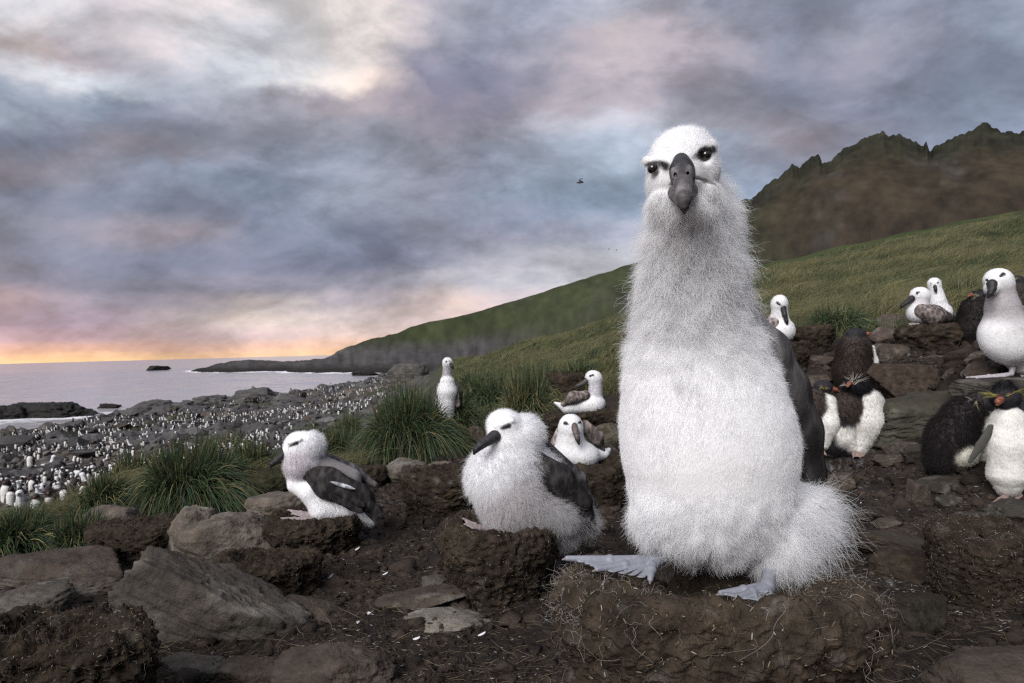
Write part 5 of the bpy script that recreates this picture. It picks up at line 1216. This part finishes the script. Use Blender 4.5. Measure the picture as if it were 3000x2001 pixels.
# steps of rock on the slope, upper right: more of the same kind
for i, (x0, x1, y0, y1) in enumerate([(2445, 2530, 1140, 1175), (2620, 2700, 1196, 1225), (2700, 2790, 1040, 1075), (2770, 2850, 1075, 1100), (2440, 2520, 1210, 1250), (2590, 2680, 1290, 1330), (2900, 2980, 1180, 1215), (2870, 2960, 975, 1010), (2560, 2620, 1100, 1130), (2440, 2500, 1385, 1420), (2760, 2830, 1450, 1485), (2560, 2640, 1520, 1550), (2340, 2420, 1150, 1190), (2650, 2720, 1150, 1180)]):
    props(rock(x0, x1, y0, y1, None, 60 + i, (MUDR, DKR, (.06, .048, .038))[i % 3], (-10, 6, 0)[i % 3], .8, res=(40, 26)), 'small brown stone on the muddy slope at the right', 'rock', 'small stones on the right slope')

# sea rocks
rock(55, 262, 1182, 1236, 'long low black reef in the sea near the left edge', 48, (.016, .015, .014), 0, .5, dep=98, rough=.3, pale=0, mud=0, res=(90, 50), cat='sea rock', name='sea_rock')
rock(-60, 85, 1190, 1240, 'black reef hump at the left edge, joined to the long low reef', 49, (.016, .015, .014), 0, .5, dep=96, rough=.3, pale=0, mud=0, cat='sea rock', name='sea_rock')
rock(290, 342, 1183, 1196, 'small black rock awash at the right end of the reef', 50, (.016, .015, .014), 0, .5, dep=115, rough=.3, pale=0, mud=0, cat='sea rock', name='sea_rock')
rock(432, 484, 1072, 1084, 'little black islet off the tip of the far headland', 51, (.018, .016, .015), 0, .6, dep=500, rough=.3, pale=0, mud=0, cat='sea rock', name='sea_rock')
rock(1034, 1096, 1086, 1097, 'black rock awash in the bay below the headland', 52, (.018, .016, .015), 0, .6, dep=255, rough=.3, pale=0, mud=0, cat='sea rock', name='sea_rock')

# boulders along the shore, among the colony
_protos = []
for i in range(6):
    V, Q = rock_mesh(200 + i, (46, 30), 10, .30, strata=.12); me = None
    C = np.array([.070, .066, .066]) * (1 + .7 * fbm(V * 2 + i, 4)[:, None]); C = np.clip(C, .02, .3)
    _protos.append((V, Q, C))
rs = np.random.default_rng(77); _mesh = []
for V, Q, C in _protos:
    o = mk('boulder', V, Q, M['rock'], C); _mesh.append(o.data); bpy.data.objects.remove(o)
SHORE = lambda px: float(np.interp(px, [0, 383, 715, 1000, 1150], [54, 70, 85, 108, 118]))
nb = 0
while nb < 150:
    px = rs.uniform(-80, 1230); e_ = SHORE(px); r = math.exp(rs.uniform(math.log(16), math.log(e_)))
    if rs.random() > .35: r = e_ * rs.uniform(.86, 1.05)
    t = (px - 1500) / F; x, y = r * math.sin(math.atan(t)), r * math.cos(math.atan(t)); z = float(ground_z(x, y)); sz = rs.uniform(.005, .017) * r * (.55 if (px < 420 or px > 820) and r > 45 else 1)
    o = bpy.data.objects.new('boulder', _mesh[nb % 6]); COL.objects.link(o); o.location = (x, y, z - sz * .1); o.scale = (sz * rs.uniform(1, 1.8), sz, sz * rs.uniform(.5, .9)); o.rotation_euler = (rs.uniform(-.3, .3), rs.uniform(-.4, .4), rs.uniform(0, 6))
    props(o, 'grey boulder on the rocky shore among the distant penguin colony', 'boulder', 'grey boulders along the shore'); nb += 1


def shore_rubble():
    rs = np.random.default_rng(61); n = 9000; px = rs.uniform(-90, 1230, n); e_ = np.interp(px, [0, 383, 715, 1000, 1150], [56, 73, 88, 112, 122]); r = 12 * (e_ / 12) ** rs.random(n); th = np.arctan((px - 1500) / F); x, y = r * np.sin(th), r * np.cos(th)
    k = fbm(np.stack([x * .1, y * .1, x * 0], 1) + 12, 3) > rs.uniform(-.25, .3, n); x, y, r = x[k], y[k], r[k]; n = len(x); z = ground_z(x, y); sz = rs.lognormal(-1.75, .55, n) * np.clip(r / 45, .45, 1.6)
    a = rs.uniform(0, 6.3, n); V = ICO[None] * (sz[:, None] * rs.uniform(.5, 1.5, (n, 3)))[:, None] * np.array([1, 1, .55]); V = V * (1 + .3 * rs.normal(size=(n, 12, 1))); ca, sa = np.cos(a)[:, None], np.sin(a)[:, None]
    V = np.stack([V[..., 0] * ca - V[..., 1] * sa, V[..., 0] * sa + V[..., 1] * ca, V[..., 2]], -1) + np.stack([x, y, z], 1)[:, None]
    C = np.repeat((np.array([.065, .061, .060]) * rs.uniform(.35, 1.7, (n, 1)) + np.array([.02, .01, 0]) * (rs.random((n, 1)) < .2))[:, None], 12, 1); o = mk('shore_rubble', V.reshape(-1, 3), (TRI[None] + 12 * np.arange(n)[:, None, None]).reshape(-1, 3), M['rock'], C.reshape(-1, 3), smooth=False); props(o, kind='stuff')


ICO = np.array([(0, 0, 1), (.89, 0, .45), (.28, .85, .45), (-.72, .53, .45), (-.72, -.53, .45), (.28, -.85, .45), (.72, .53, -.45), (-.28, .85, -.45), (-.89, 0, -.45), (-.28, -.85, -.45), (.72, -.53, -.45), (0, 0, -1)])
TRI = np.array([(0, 1, 2), (0, 2, 3), (0, 3, 4), (0, 4, 5), (0, 5, 1), (1, 6, 2), (2, 7, 3), (3, 8, 4), (4, 9, 5), (5, 10, 1), (6, 7, 2), (7, 8, 3), (8, 9, 4), (9, 10, 5), (10, 6, 1), (11, 7, 6), (11, 8, 7), (11, 9, 8), (11, 10, 9), (11, 6, 10)])
shore_rubble()


# ------------------------------------------------------------------ tussock grass
GP = np.array([(.024, .040, .017), (.034, .058, .022), (.030, .052, .034), (.060, .075, .028), (.16, .14, .065), (.055, .042, .024)])


def tussock(cx, by, hw, ty, n, label, seed=0, dep=None, mixp=(.3, .27, .18, .12, .07, .06), wind=.15, wid=.0032, name='grass_tussock'):
    rs = np.random.default_rng(seed); d = dep or depth_at(cx, by); s = d / F; W = hw * s; Hh = (by - ty) * s; dc = d + W * .6; c = P(cx, by, dc); c[2] = float(height(*to_polar(c[0], c[1]))) - .02
    a = rs.uniform(0, 2 * math.pi, n); ro = W * .42 * np.sqrt(rs.random(n)); root = c + np.stack([np.cos(a) * ro, np.sin(a) * ro, 0 * a + rs.random(n) * Hh * .22 * (1 - ro / (W * .42))], 1)
    a2 = a + rs.normal(size=n) * .8 + .5 * np.sin(a * 3 + seed); out = rs.beta(1.8, 1.8, n) * .95 + .05; out = out * (1 + .35 * np.sin(a * 2 + seed * 1.7)); L = Hh * rs.uniform(.5, 1.35, n) * (1 + .5 * out)
    od = np.stack([np.cos(a2), np.sin(a2), 0 * a2], 1); od[:, 0] += wind; t = np.linspace(0, 1, 8)
    k = W / max(Hh, .01) * .62
    hz = (out * k)[:, None] * (t ** 1.25); vt = (t * (1.02 - .25 * out[:, None]) - (out[:, None] * 1.05) * t ** 2.3) * .82
    pts = root[:, None] + (L[:, None] * hz)[..., None] * od[:, None]; pts[..., 2] += L[:, None] * vt
    pts += .012 * s / .0026 * .5 * rs.normal(size=(n, 1, 3)) * (t ** 2)[None, :, None]
    pts[..., 2] = np.maximum(pts[..., 2], c[2] - .02 + 0 * pts[..., 2])
    mp_ = np.array(mixp) * [1, 1, 1, 1, 1.9, 1.9]; col = GP[rs.choice(6, n, p=mp_ / mp_.sum())] * rs.uniform(.6, 1.5, (n, 1)); w = wid * (s / .0026) ** .5
    o = strands(name, pts, w * np.array([.8, 1, 1, .9, .8, .6, .4, .12]), M['blade'], col, origin=c); props(o, label, 'tussock grass'); return o


tussock(1010, 1390, 130, 1235, 2600, 'low tussock at the left foot of the biggest tussock, right of the left chick head', 16)
tussock(1590, 1200, 120, 1060, 2400, 'tall windblown tussock behind the side-on albatross', 17)
tussock(1480, 1330, 80, 1200, 1100, 'tussock just behind the crown of the middle chick', 18)
tussock(310, 1520, 120, 1370, 1900, 'dark ragged tussock above the flat tan slab at the left', 19, wind=.4)
tussock(1700, 1120, 90, 1040, 900, 'tussock on the green slope close to the neck of the big chick, left side', 20)
tussock(1195, 1368, 192, 1108, 6500, 'biggest green tussock, blades drooping all round, between the left and the middle chick', 1)
tussock(1545, 1292, 120, 1058, 2600, 'green tussock with a skirt of dead brown blades left of the side-on albatross', 2, mixp=(.22, .22, .14, .12, .15, .15))
tussock(1330, 1290, 95, 1105, 1500, 'tussock of long blades directly below the standing albatross', 15)
tussock(1425, 1215, 110, 1068, 1800, 'tussock of upright blades right of the standing albatross', 3)
tussock(905, 1402, 135, 1222, 2600, 'tussock right behind the head of the left chick', 4)
tussock(560, 1512, 215, 1275, 6500, 'broad windblown tussock above the pale rounded boulder', 5, wind=.3)
tussock(405, 1440, 135, 1275, 2400, 'dark green tussock nearest the colony, left of the broad windblown one', 6, wind=.3)
tussock(735, 1440, 115, 1270, 2200, 'tussock just left of the left chick bill', 7, wind=.3)
tussock(50, 1645, 165, 1482, 3600, 'soft tussock in the left edge of the view', 8, wind=.35)
tussock(235, 1640, 125, 1492, 2800, 'soft tussock between the left edge and the flat tan slab', 9, wind=.35)
tussock(2450, 982, 118, 880, 1500, 'stiff green tussock on the right, above the rounded empty nest', 10)
tussock(2820, 905, 80, 800, 900, 'dark green tussock behind the pair of albatrosses', 11)
tussock(1025, 1300, 90, 1185, 1300, 'small tussock on the far left shoulder of the biggest tussock', 12)
tussock(660, 1345, 90, 1262, 1200, 'low tussock below the colony, between the windblown ones', 13, wind=.3)
tussock(1395, 1150, 90, 1072, 900, 'distant tussock below the green hill, right of the standing albatross head', 14)


def near_height(x, y): return ground_z(x, y)


def grass_field(name, n, pr, dr, L0, L1, wid, seed, mixp, dens, wind=(.55, -.15), clump=1.2, k=5):
    rs = np.random.default_rng(seed); m = int(n * 1.9); px = rs.uniform(*pr, m); d = np.exp(rs.uniform(math.log(dr[0]), math.log(dr[1]), m)); t = (px - 1500) / F; th = np.arctan(t); r = d * np.sqrt(1 + t * t)
    x, y = r * np.sin(th), r * np.cos(th); keep = dens(px, d, x, y) > rs.random(m); x, y, d = x[keep][:n], y[keep][:n], d[keep][:n]; n = len(x)
    z = ground_z(x, y); p = np.stack([x, y, z * 0], 1)
    cn = perlin(p * 1.25 + 3) + .5 * perlin(p * 2.7); L = rs.uniform(L0, L1, n) * np.clip(.75 + .9 * cn, .35, 1.7); dirn = np.stack([wind[0] + .45 * rs.normal(size=n) + .6 * perlin(p * .5), wind[1] + .45 * rs.normal(size=n) + .6 * perlin(p * .5 + 9), 0 * x], 1)
    tt = np.linspace(0, 1, k); pts = np.stack([x, y, z - .01], 1)[:, None] + (L[:, None] * tt ** 1.6 * .8)[..., None] * dirn[:, None]; pts[..., 2] += L[:, None] * (tt - .45 * tt ** 2.2)
    mixn = .28 + fbm(p * .22 + 4, 4) + .5 * fbm(p * .9, 3); base = GP[rs.choice(6, n, p=mixp)]; u = sstep(-.1, .5, mixn)[:, None] * .7
    col = base * (1 - u) + np.array([.15, .135, .065]) * u; col = col * rs.uniform(.7, 1.25, (n, 1)) * np.clip(.85 + .5 * cn, .5, 1.4)[:, None]
    w = wid * np.clip((d / 9), .5, 5) ** .75
    o = strands(name, pts, w[:, None] * (1.05 - tt), M['blade'], col); props(o, kind='stuff'); return o


def hill_dens(px, d, x, y):
    e = np.interp(px, [1000, 1350, 1600, 1850, 2100, 2300, 2700, 3000], [9, 8.0, 8.0, 7.2, 6.4, 6.3, 6.3, 6.5]); p = np.stack([x, y, x * 0], 1)
    return sstep(-.3, .6, d - e + fbm(p * .8, 3) * 1.5) * sstep(1180, 1330, px - 90 * sstep(9, 14, d)) * (.75 + .5 * fbm(p * .3, 3))


grass_field('hill_grass', 150000, (1150, 3150), (6, 46), .20, .42, .0036, 31, (.2, .26, .08, .26, .14, .06), hill_dens)


def left_dens(px, d, x, y):
    e = np.interp(px, [0, 383, 715, 1000, 1300], [3.5, 4.3, 4.4, 5.4, 6.2]); p = np.stack([x, y, x * 0], 1)
    return sstep(-.2, .3, d - e + .7 * fbm(p * 1.5, 3)) * (1 - sstep(5.6, 7.2, d - (px > 900) * 1.4))


grass_field('ground_grass', 46000, (-150, 1650), (3.2, 9.0), .14, .40, .0034, 32, (.34, .28, .18, .12, .05, .03), left_dens, wind=(.5, -.1))


# ------------------------------------------------------------------ the colony on the shore
def small_bird(kind, cell):
    s = Sculpt(10.0, 7)   # 5 mm per pixel; standing height about 100 px
    if kind == 'penguin':
        s.cap((1500, 1000, 0), (1500, 960, 0), 21, 24, col=0); s.cap((1500, 960, 0), (1500, 935, 0), 23, 15, col=0); s.ell((1500, 918, -2), (15, 14, 16), col=0)
        s.cap((1500, 1000, -9), (1500, 950, -10), 19, 19, col=1); s.cap((1500, 915, -12), (1500, 917, -28), 4, 2, col=2, k=3)
        s.cap((1476, 950, 0), (1468, 990, 2), 6, 4, col=0, k=3); s.cap((1524, 950, 0), (1532, 990, 2), 6, 4, col=0, k=3); s.cap((1490, 1018, -8), (1490, 1020, -18), 5, 4, col=2, k=3); s.cap((1510, 1018, -8), (1510, 1020, -18), 5, 4, col=2, k=3)
        pal = [(.018, .017, .02), (.62, .61, .58), (.22, .09, .06)]; base = (1500, 1022)
    elif kind == 'leaning':
        s.cap((1500, 1002, 10), (1500, 970, -6), 22, 22, col=0); s.cap((1500, 965, -8), (1500, 940, -18), 20, 13, col=0); s.ell((1500, 930, -24), (14, 13, 16), col=0)
        s.cap((1500, 1004, -2), (1500, 966, -16), 18, 17, col=1); s.cap((1500, 929, -36), (1500, 934, -48), 4, 2, col=2, k=3); s.cap((1474, 960, -4), (1462, 990, 6), 6, 4, col=0, k=3); s.cap((1526, 960, -4), (1536, 992, 6), 6, 4, col=0, k=3)
        pal = [(.024, .021, .022), (.60, .58, .55), (.2, .09, .06)]; base = (1500, 1024)
    else:
        s.ell((1500, 995, 10), (26, 22, 48), col=0); s.cap((1500, 985, -25), (1500, 945, -34), 16, 12, col=0); s.ell((1500, 935, -38), (14, 13, 16), col=0); s.ell((1500, 984, 20), (25, 15, 46), col=1, k=4); s.cap((1500, 935, -48), (1500, 942, -76), 5, 2.5, col=2, k=3)
        pal = [(.62, .62, .63), (.07, .06, .057), (.05, .045, .045)]; base = (1500, 1016)
    V, Q = s.mesh(cell); w = s.weights(V, .6); C = w @ np.array([pal[o['col']] for o in s.ops]); o0 = P(*base, 10.0)
    V = (V - o0); B_ = np.stack([RGT, FWD * np.array([1, 1, 0]) / np.linalg.norm(FWD[:2]), [0, 0, 1]]); V = V @ B_.T
    return V, Q, C


KIN = {}
for kd in ('penguin', 'leaning', 'albatross'):
    V, Q, C = small_bird(kd, 3.4); o = mk(kd, V, Q, M['penguin'], C); KIN[kd] = o.data; bpy.data.objects.remove(o)
LOW = {kd: small_bird(kd, 7.5) for kd in ('penguin', 'leaning', 'albatross')}


def put_small(kd, x, y, z, rz, sc, label, cat, group, nm):
    o = bpy.data.objects.new(nm, KIN[kd]); COL.objects.link(o); o.location = (x, y, z); o.rotation_euler = (0, 0, rz); o.scale = (sc, sc, sc); return props(o, label, cat, group)


rs = np.random.default_rng(88); spots_ = []
# the nearest ones, in the lower left: placed where the photograph shows them
NEARP = [('penguin', 22, 1490, 0, 1.12), ('penguin', 90, 1395, .2, .95), ('penguin', 100, 1452, -.6, .95), ('albatross', 62, 1510, .5, 1.1), ('penguin', 108, 1516, .1, .95), ('leaning', 145, 1512, .5, .95), ('leaning', 158, 1508, -.6, .9), ('albatross', 143, 1385, 1.6, 1.0),
         ('leaning', 60, 1380, 3.0, .9), ('albatross', 208, 1362, 2.6, .8), ('penguin', 228, 1385, .8, .8), ('penguin', 252, 1392, -.9, .8), ('penguin', 276, 1408, .2, .85), ('albatross', 190, 1410, -2, .95), ('albatross', 216, 1440, 1.2, 1.1), ('leaning', 206, 1490, 2.5, 1.0), ('albatross', 262, 1448, -1.5, 1.0),
         ('penguin', 34, 1500, .3, .9), ('albatross', 310, 1362, 1.1, .7), ('leaning', 148, 1420, 2.2, .8), ('penguin', 250, 1480, -.3, .9), ('penguin', 285, 1478, .4, .85), ('leaning', 14, 1415, 2.8, .9), ('penguin', 188, 1500, .7, .9), ('albatross', 246, 1500, .2, .9)]
for kd, px, py, rz, sc in NEARP:
    w = on_ground(px, py); z = float(ground_z(w[0], w[1]))
    if kd == 'albatross': put_small(kd, w[0], w[1], z, rz, sc, 'small distant albatross sitting with the penguins below the left tussocks', 'albatross', 'albatrosses of the distant colony', 'albatross')
    else: put_small(kd, w[0], w[1], z, rz, sc, 'small distant penguin on the rocks below the left tussocks', 'penguin', 'penguins below the left tussocks', 'penguin')
cand = []
while len(cand) < 2400:
    px = rs.uniform(-60, 1125); e_ = SHORE(px) * .97; lo = 24 if px < 900 else 30; u = rs.random() ** .85; r = lo * (e_ / lo) ** u
    t = (px - 1500) / F; th = math.atan(t); x, y = r * math.sin(th), r * math.cos(th); cl = float(fbm(np.array([x * .16, y * .09, 3.]), 4))
    if rs.random() < np.clip((cl + .05) * 4.5, .01, 1): cand.append((r, x, y, px))
cand.sort(); XY = np.array([(c[1], c[2]) for c in cand]); ZZ = ground_z(XY[:, 0], XY[:, 1]) + .04
for (r, x, y, px), z in list(zip(cand, ZZ))[:275]:
    kd = rs.choice(['penguin', 'leaning', 'albatross'], p=[.40, .36, .24]); rz = rs.uniform(-3.1, 3.1) if rs.random() < .75 else rs.normal() * .6
    if kd == 'albatross': put_small(kd, x, y, z, rz, .66, 'tiny albatross sitting among the penguin colony on the shore', 'albatross', 'albatrosses of the shore colony', 'albatross')
    else: put_small(kd, x, y, z, rz, rs.uniform(.45, .62), 'tiny black and white penguin of the crowded colony on the grey shore', 'penguin', 'penguins of the shore colony', 'penguin')
Vs, Qs, Cs, off = [], [], [], 0
for (r, x, y, px), z in list(zip(cand, ZZ))[275:]:
    V, Q, C = LOW[['penguin', 'leaning', 'albatross'][rs.choice(3, p=[.38, .34, .28])]]; a = rs.uniform(-3.1, 3.1) if rs.random() < .75 else rs.normal() * .6; ca, sa = math.cos(a), math.sin(a)
    Vs.append(rs.uniform(.42, .6) * np.stack([V[:, 0] * ca - V[:, 1] * sa, V[:, 0] * sa + V[:, 1] * ca, V[:, 2]], 1) + [x, y, z + .08]); Qs.append(Q + off); Cs.append(C); off += len(V)
o = mk('penguin_colony', np.concatenate(Vs), np.concatenate(Qs), M['penguin'], np.concatenate(Cs)); props(o, kind='stuff')


# ------------------------------------------------------------------ litter on the mud
def ground_litter():
    rs = np.random.default_rng(99)

    def sample(n, pr=(-100, 3100), dr=(1.3, 6.0), dens=None):
        px = rs.uniform(*pr, n); d = np.exp(rs.uniform(math.log(dr[0]), math.log(dr[1]), n)); t = (px - 1500) / F; th = np.arctan(t); r = d * np.sqrt(1 + t * t); x, y = r * np.sin(th), r * np.cos(th)
        e = np.interp(px, [0, 383, 715, 1000, 1350, 2100, 3000], [3.2, 4.0, 4.2, 5.2, 6.0, 6.0, 6.0]); k = d < e
        if dens is not None: k &= dens(px, d, x, y) > rs.random(n)
        x, y, d = x[k], y[k], d[k]; return np.stack([x, y, ground_z(x, y)], 1), d

    def bits(name, n, l0, l1, rad, pal, lift=.1, dens=None, k=5, curl=.8, **kw):
        R, d = sample(n, dens=dens, **kw); n = len(R); a = rs.uniform(0, 6.3, n); dr_ = np.stack([np.cos(a), np.sin(a), rs.normal(size=n) * lift], 1); sd = np.stack([-np.sin(a), np.cos(a), rs.normal(size=n) * .4], 1); L = rs.uniform(l0, l1, n); t = np.linspace(0, 1, k)
        pts = R[:, None] + np.array([0, 0, .004]) + (L[:, None] * t)[..., None] * dr_[:, None] + (L[:, None] * curl * (rs.normal(size=(n, 1)) * t ** 2))[..., None] * sd[:, None]
        pts[..., 2] = np.maximum(pts[..., 2], R[:, None, 2] + .002); pal = np.array(pal)
        o = strands(name, pts, rad * np.interp(t, [0, .5, 1], [.5, 1, .4]) * rs.uniform(.6, 1.3, (n, 1)), M['straw'], pal[rs.integers(0, len(pal), n)] * rs.uniform(.7, 1.15, (n, 1))); props(o, kind='stuff')
    patch = lambda px, d, x, y: np.clip(.16 + 1.2 * sstep(.0, .5, fbm(np.stack([x * 1.6, y * 1.6, x * 0], 1) + 33, 3)) * (.5 + 1.2 * sstep(2200, 2400, px)), 0, 1)
    bits('feather_litter', 16000, .004, .014, .0008, [(.36, .36, .38), (.24, .24, .25), (.30, .28, .25)], dens=patch)
    bits('straw_litter', 26000, .008, .05, .0007, [(.075, .058, .04), (.13, .105, .07), (.045, .033, .024), (.03, .022, .017)])
    # crumbs of mud and grit
    ico_ = np.array([(0, 0, 1), (.89, 0, .45), (.28, .85, .45), (-.72, .53, .45), (-.72, -.53, .45), (.28, -.85, .45), (.72, .53, -.45), (-.28, .85, -.45), (-.89, 0, -.45), (-.28, -.85, -.45), (.72, -.53, -.45), (0, 0, -1)])
    ico, tri = ICO, TRI; tri_ = np.array([(0, 1, 2), (0, 2, 3), (0, 3, 4), (0, 4, 5), (0, 5, 1), (1, 6, 2), (2, 7, 3), (3, 8, 4), (4, 9, 5), (5, 10, 1), (6, 7, 2), (7, 8, 3), (8, 9, 4), (9, 10, 5), (10, 6, 1), (11, 7, 6), (11, 8, 7), (11, 9, 8), (11, 10, 9), (11, 6, 10)])
    R, d = sample(20000); n = len(R); sz = rs.lognormal(-4.75, .55, n) * np.clip(d / 2.4, .6, 2); V = R[:, None] + ico[None] * (sz[:, None] * rs.uniform(.6, 1.4, (n, 3)))[:, None] * np.array([1, 1, .6]) + rs.normal(size=(n, 12, 3)) * sz[:, None, None] * .22
    C = np.repeat((np.array([.030, .022, .017]) * rs.uniform(.6, 1.7, (n, 1)))[:, None], 12, 1); o = mk('mud_crumbs', V.reshape(-1, 3), (tri[None] + 12 * np.arange(n)[:, None, None]).reshape(-1, 3), M['mud'], C.reshape(-1, 3)); props(o, kind='stuff')


ground_litter()
rs = np.random.default_rng(5)
for i, (px, py) in enumerate([(1068, 1808), (1175, 1745), (912, 1925), (960, 1700), (1020, 1840), (745, 1720), (1120, 1690), (535, 1905), (1030, 1620), (2590, 1535), (2850, 1840), (2930, 1905), (2520, 1480), (2410, 1500), (1210, 1880), (640, 1780), (860, 1700), (980, 1980), (2760, 1700), (2700, 1540), (310, 1765), (1400, 1870)]):
    w = on_ground(px, py) + np.array([0, 0, .008]); a = rs.uniform(-1, 1); L = rs.uniform(.022, .04); q = w + np.array([math.cos(a), math.sin(a) * .6, .18]) * L
    o = feather('feather', w, q, L * .32, norm(np.array([rs.normal() * .4, -.5, 1])), M['straw'], (.55, .55, .57), None, w, droop=-.25, thick=.0006); props(o, 'small white moulted feather lying on the dark mud', 'feather', 'white feathers on the mud')


# ------------------------------------------------------------------ birds in the air
def flyer(px, py, d, span, rot, label, seed=0):
    c = P(px, py, d); e = empty('flying_bird', c, label, 'flying bird'); s = Sculpt(d, 1); u = span * F / d / 100.0
    s.k = 2 * u * s.s; s.cap((px - 14 * u, py + 2 * u), (px + 12 * u, py - 1 * u), 5 * u, 7 * u); s.cap((px - 26 * u, py + 4 * u), (px - 12 * u, py + 2 * u), 2 * u, 5 * u); s.cap((px + 14 * u, py - 1 * u), (px + 22 * u, py + 1 * u), 5 * u, 2 * u)
    s.build('body', M['wing'], [(.03, .026, .024)], e, c, 1.6 * u)
    for sg in (-1, 1):
        g = Sculpt(d, 1); g.k = 2 * u * g.s; pts = [(px + 2 * u, py, 4 * u * sg), (px - 10 * u * (sg > 0) + 6 * u, py - 16 * u * (1 if sg > 0 else .5), 26 * u * sg), (px + (18 if sg > 0 else -6) * u, py + (-30 if sg > 0 else 14) * u, 46 * u * sg)]
        g.cap(pts[0], pts[1], 7 * u, 6 * u, flat=(0, 1, .2), f=2); g.cap(pts[1], pts[2], 6 * u, 2 * u, flat=(0, 1, .2), f=2); g.build('wing', M['wing'], [(.03, .026, .024)], e, c, 1.4 * u)


flyer(1700, 534, 55, 1.2, 0, 'dark bird flying against the clouds left of the big chick')
flyer(1784, 730, 260, 1.4, 0, 'tiny speck of a bird in the sky, left one of two')
flyer(1806, 733, 240, 1.3, 0, 'tiny speck of a bird in the sky, right one of two')
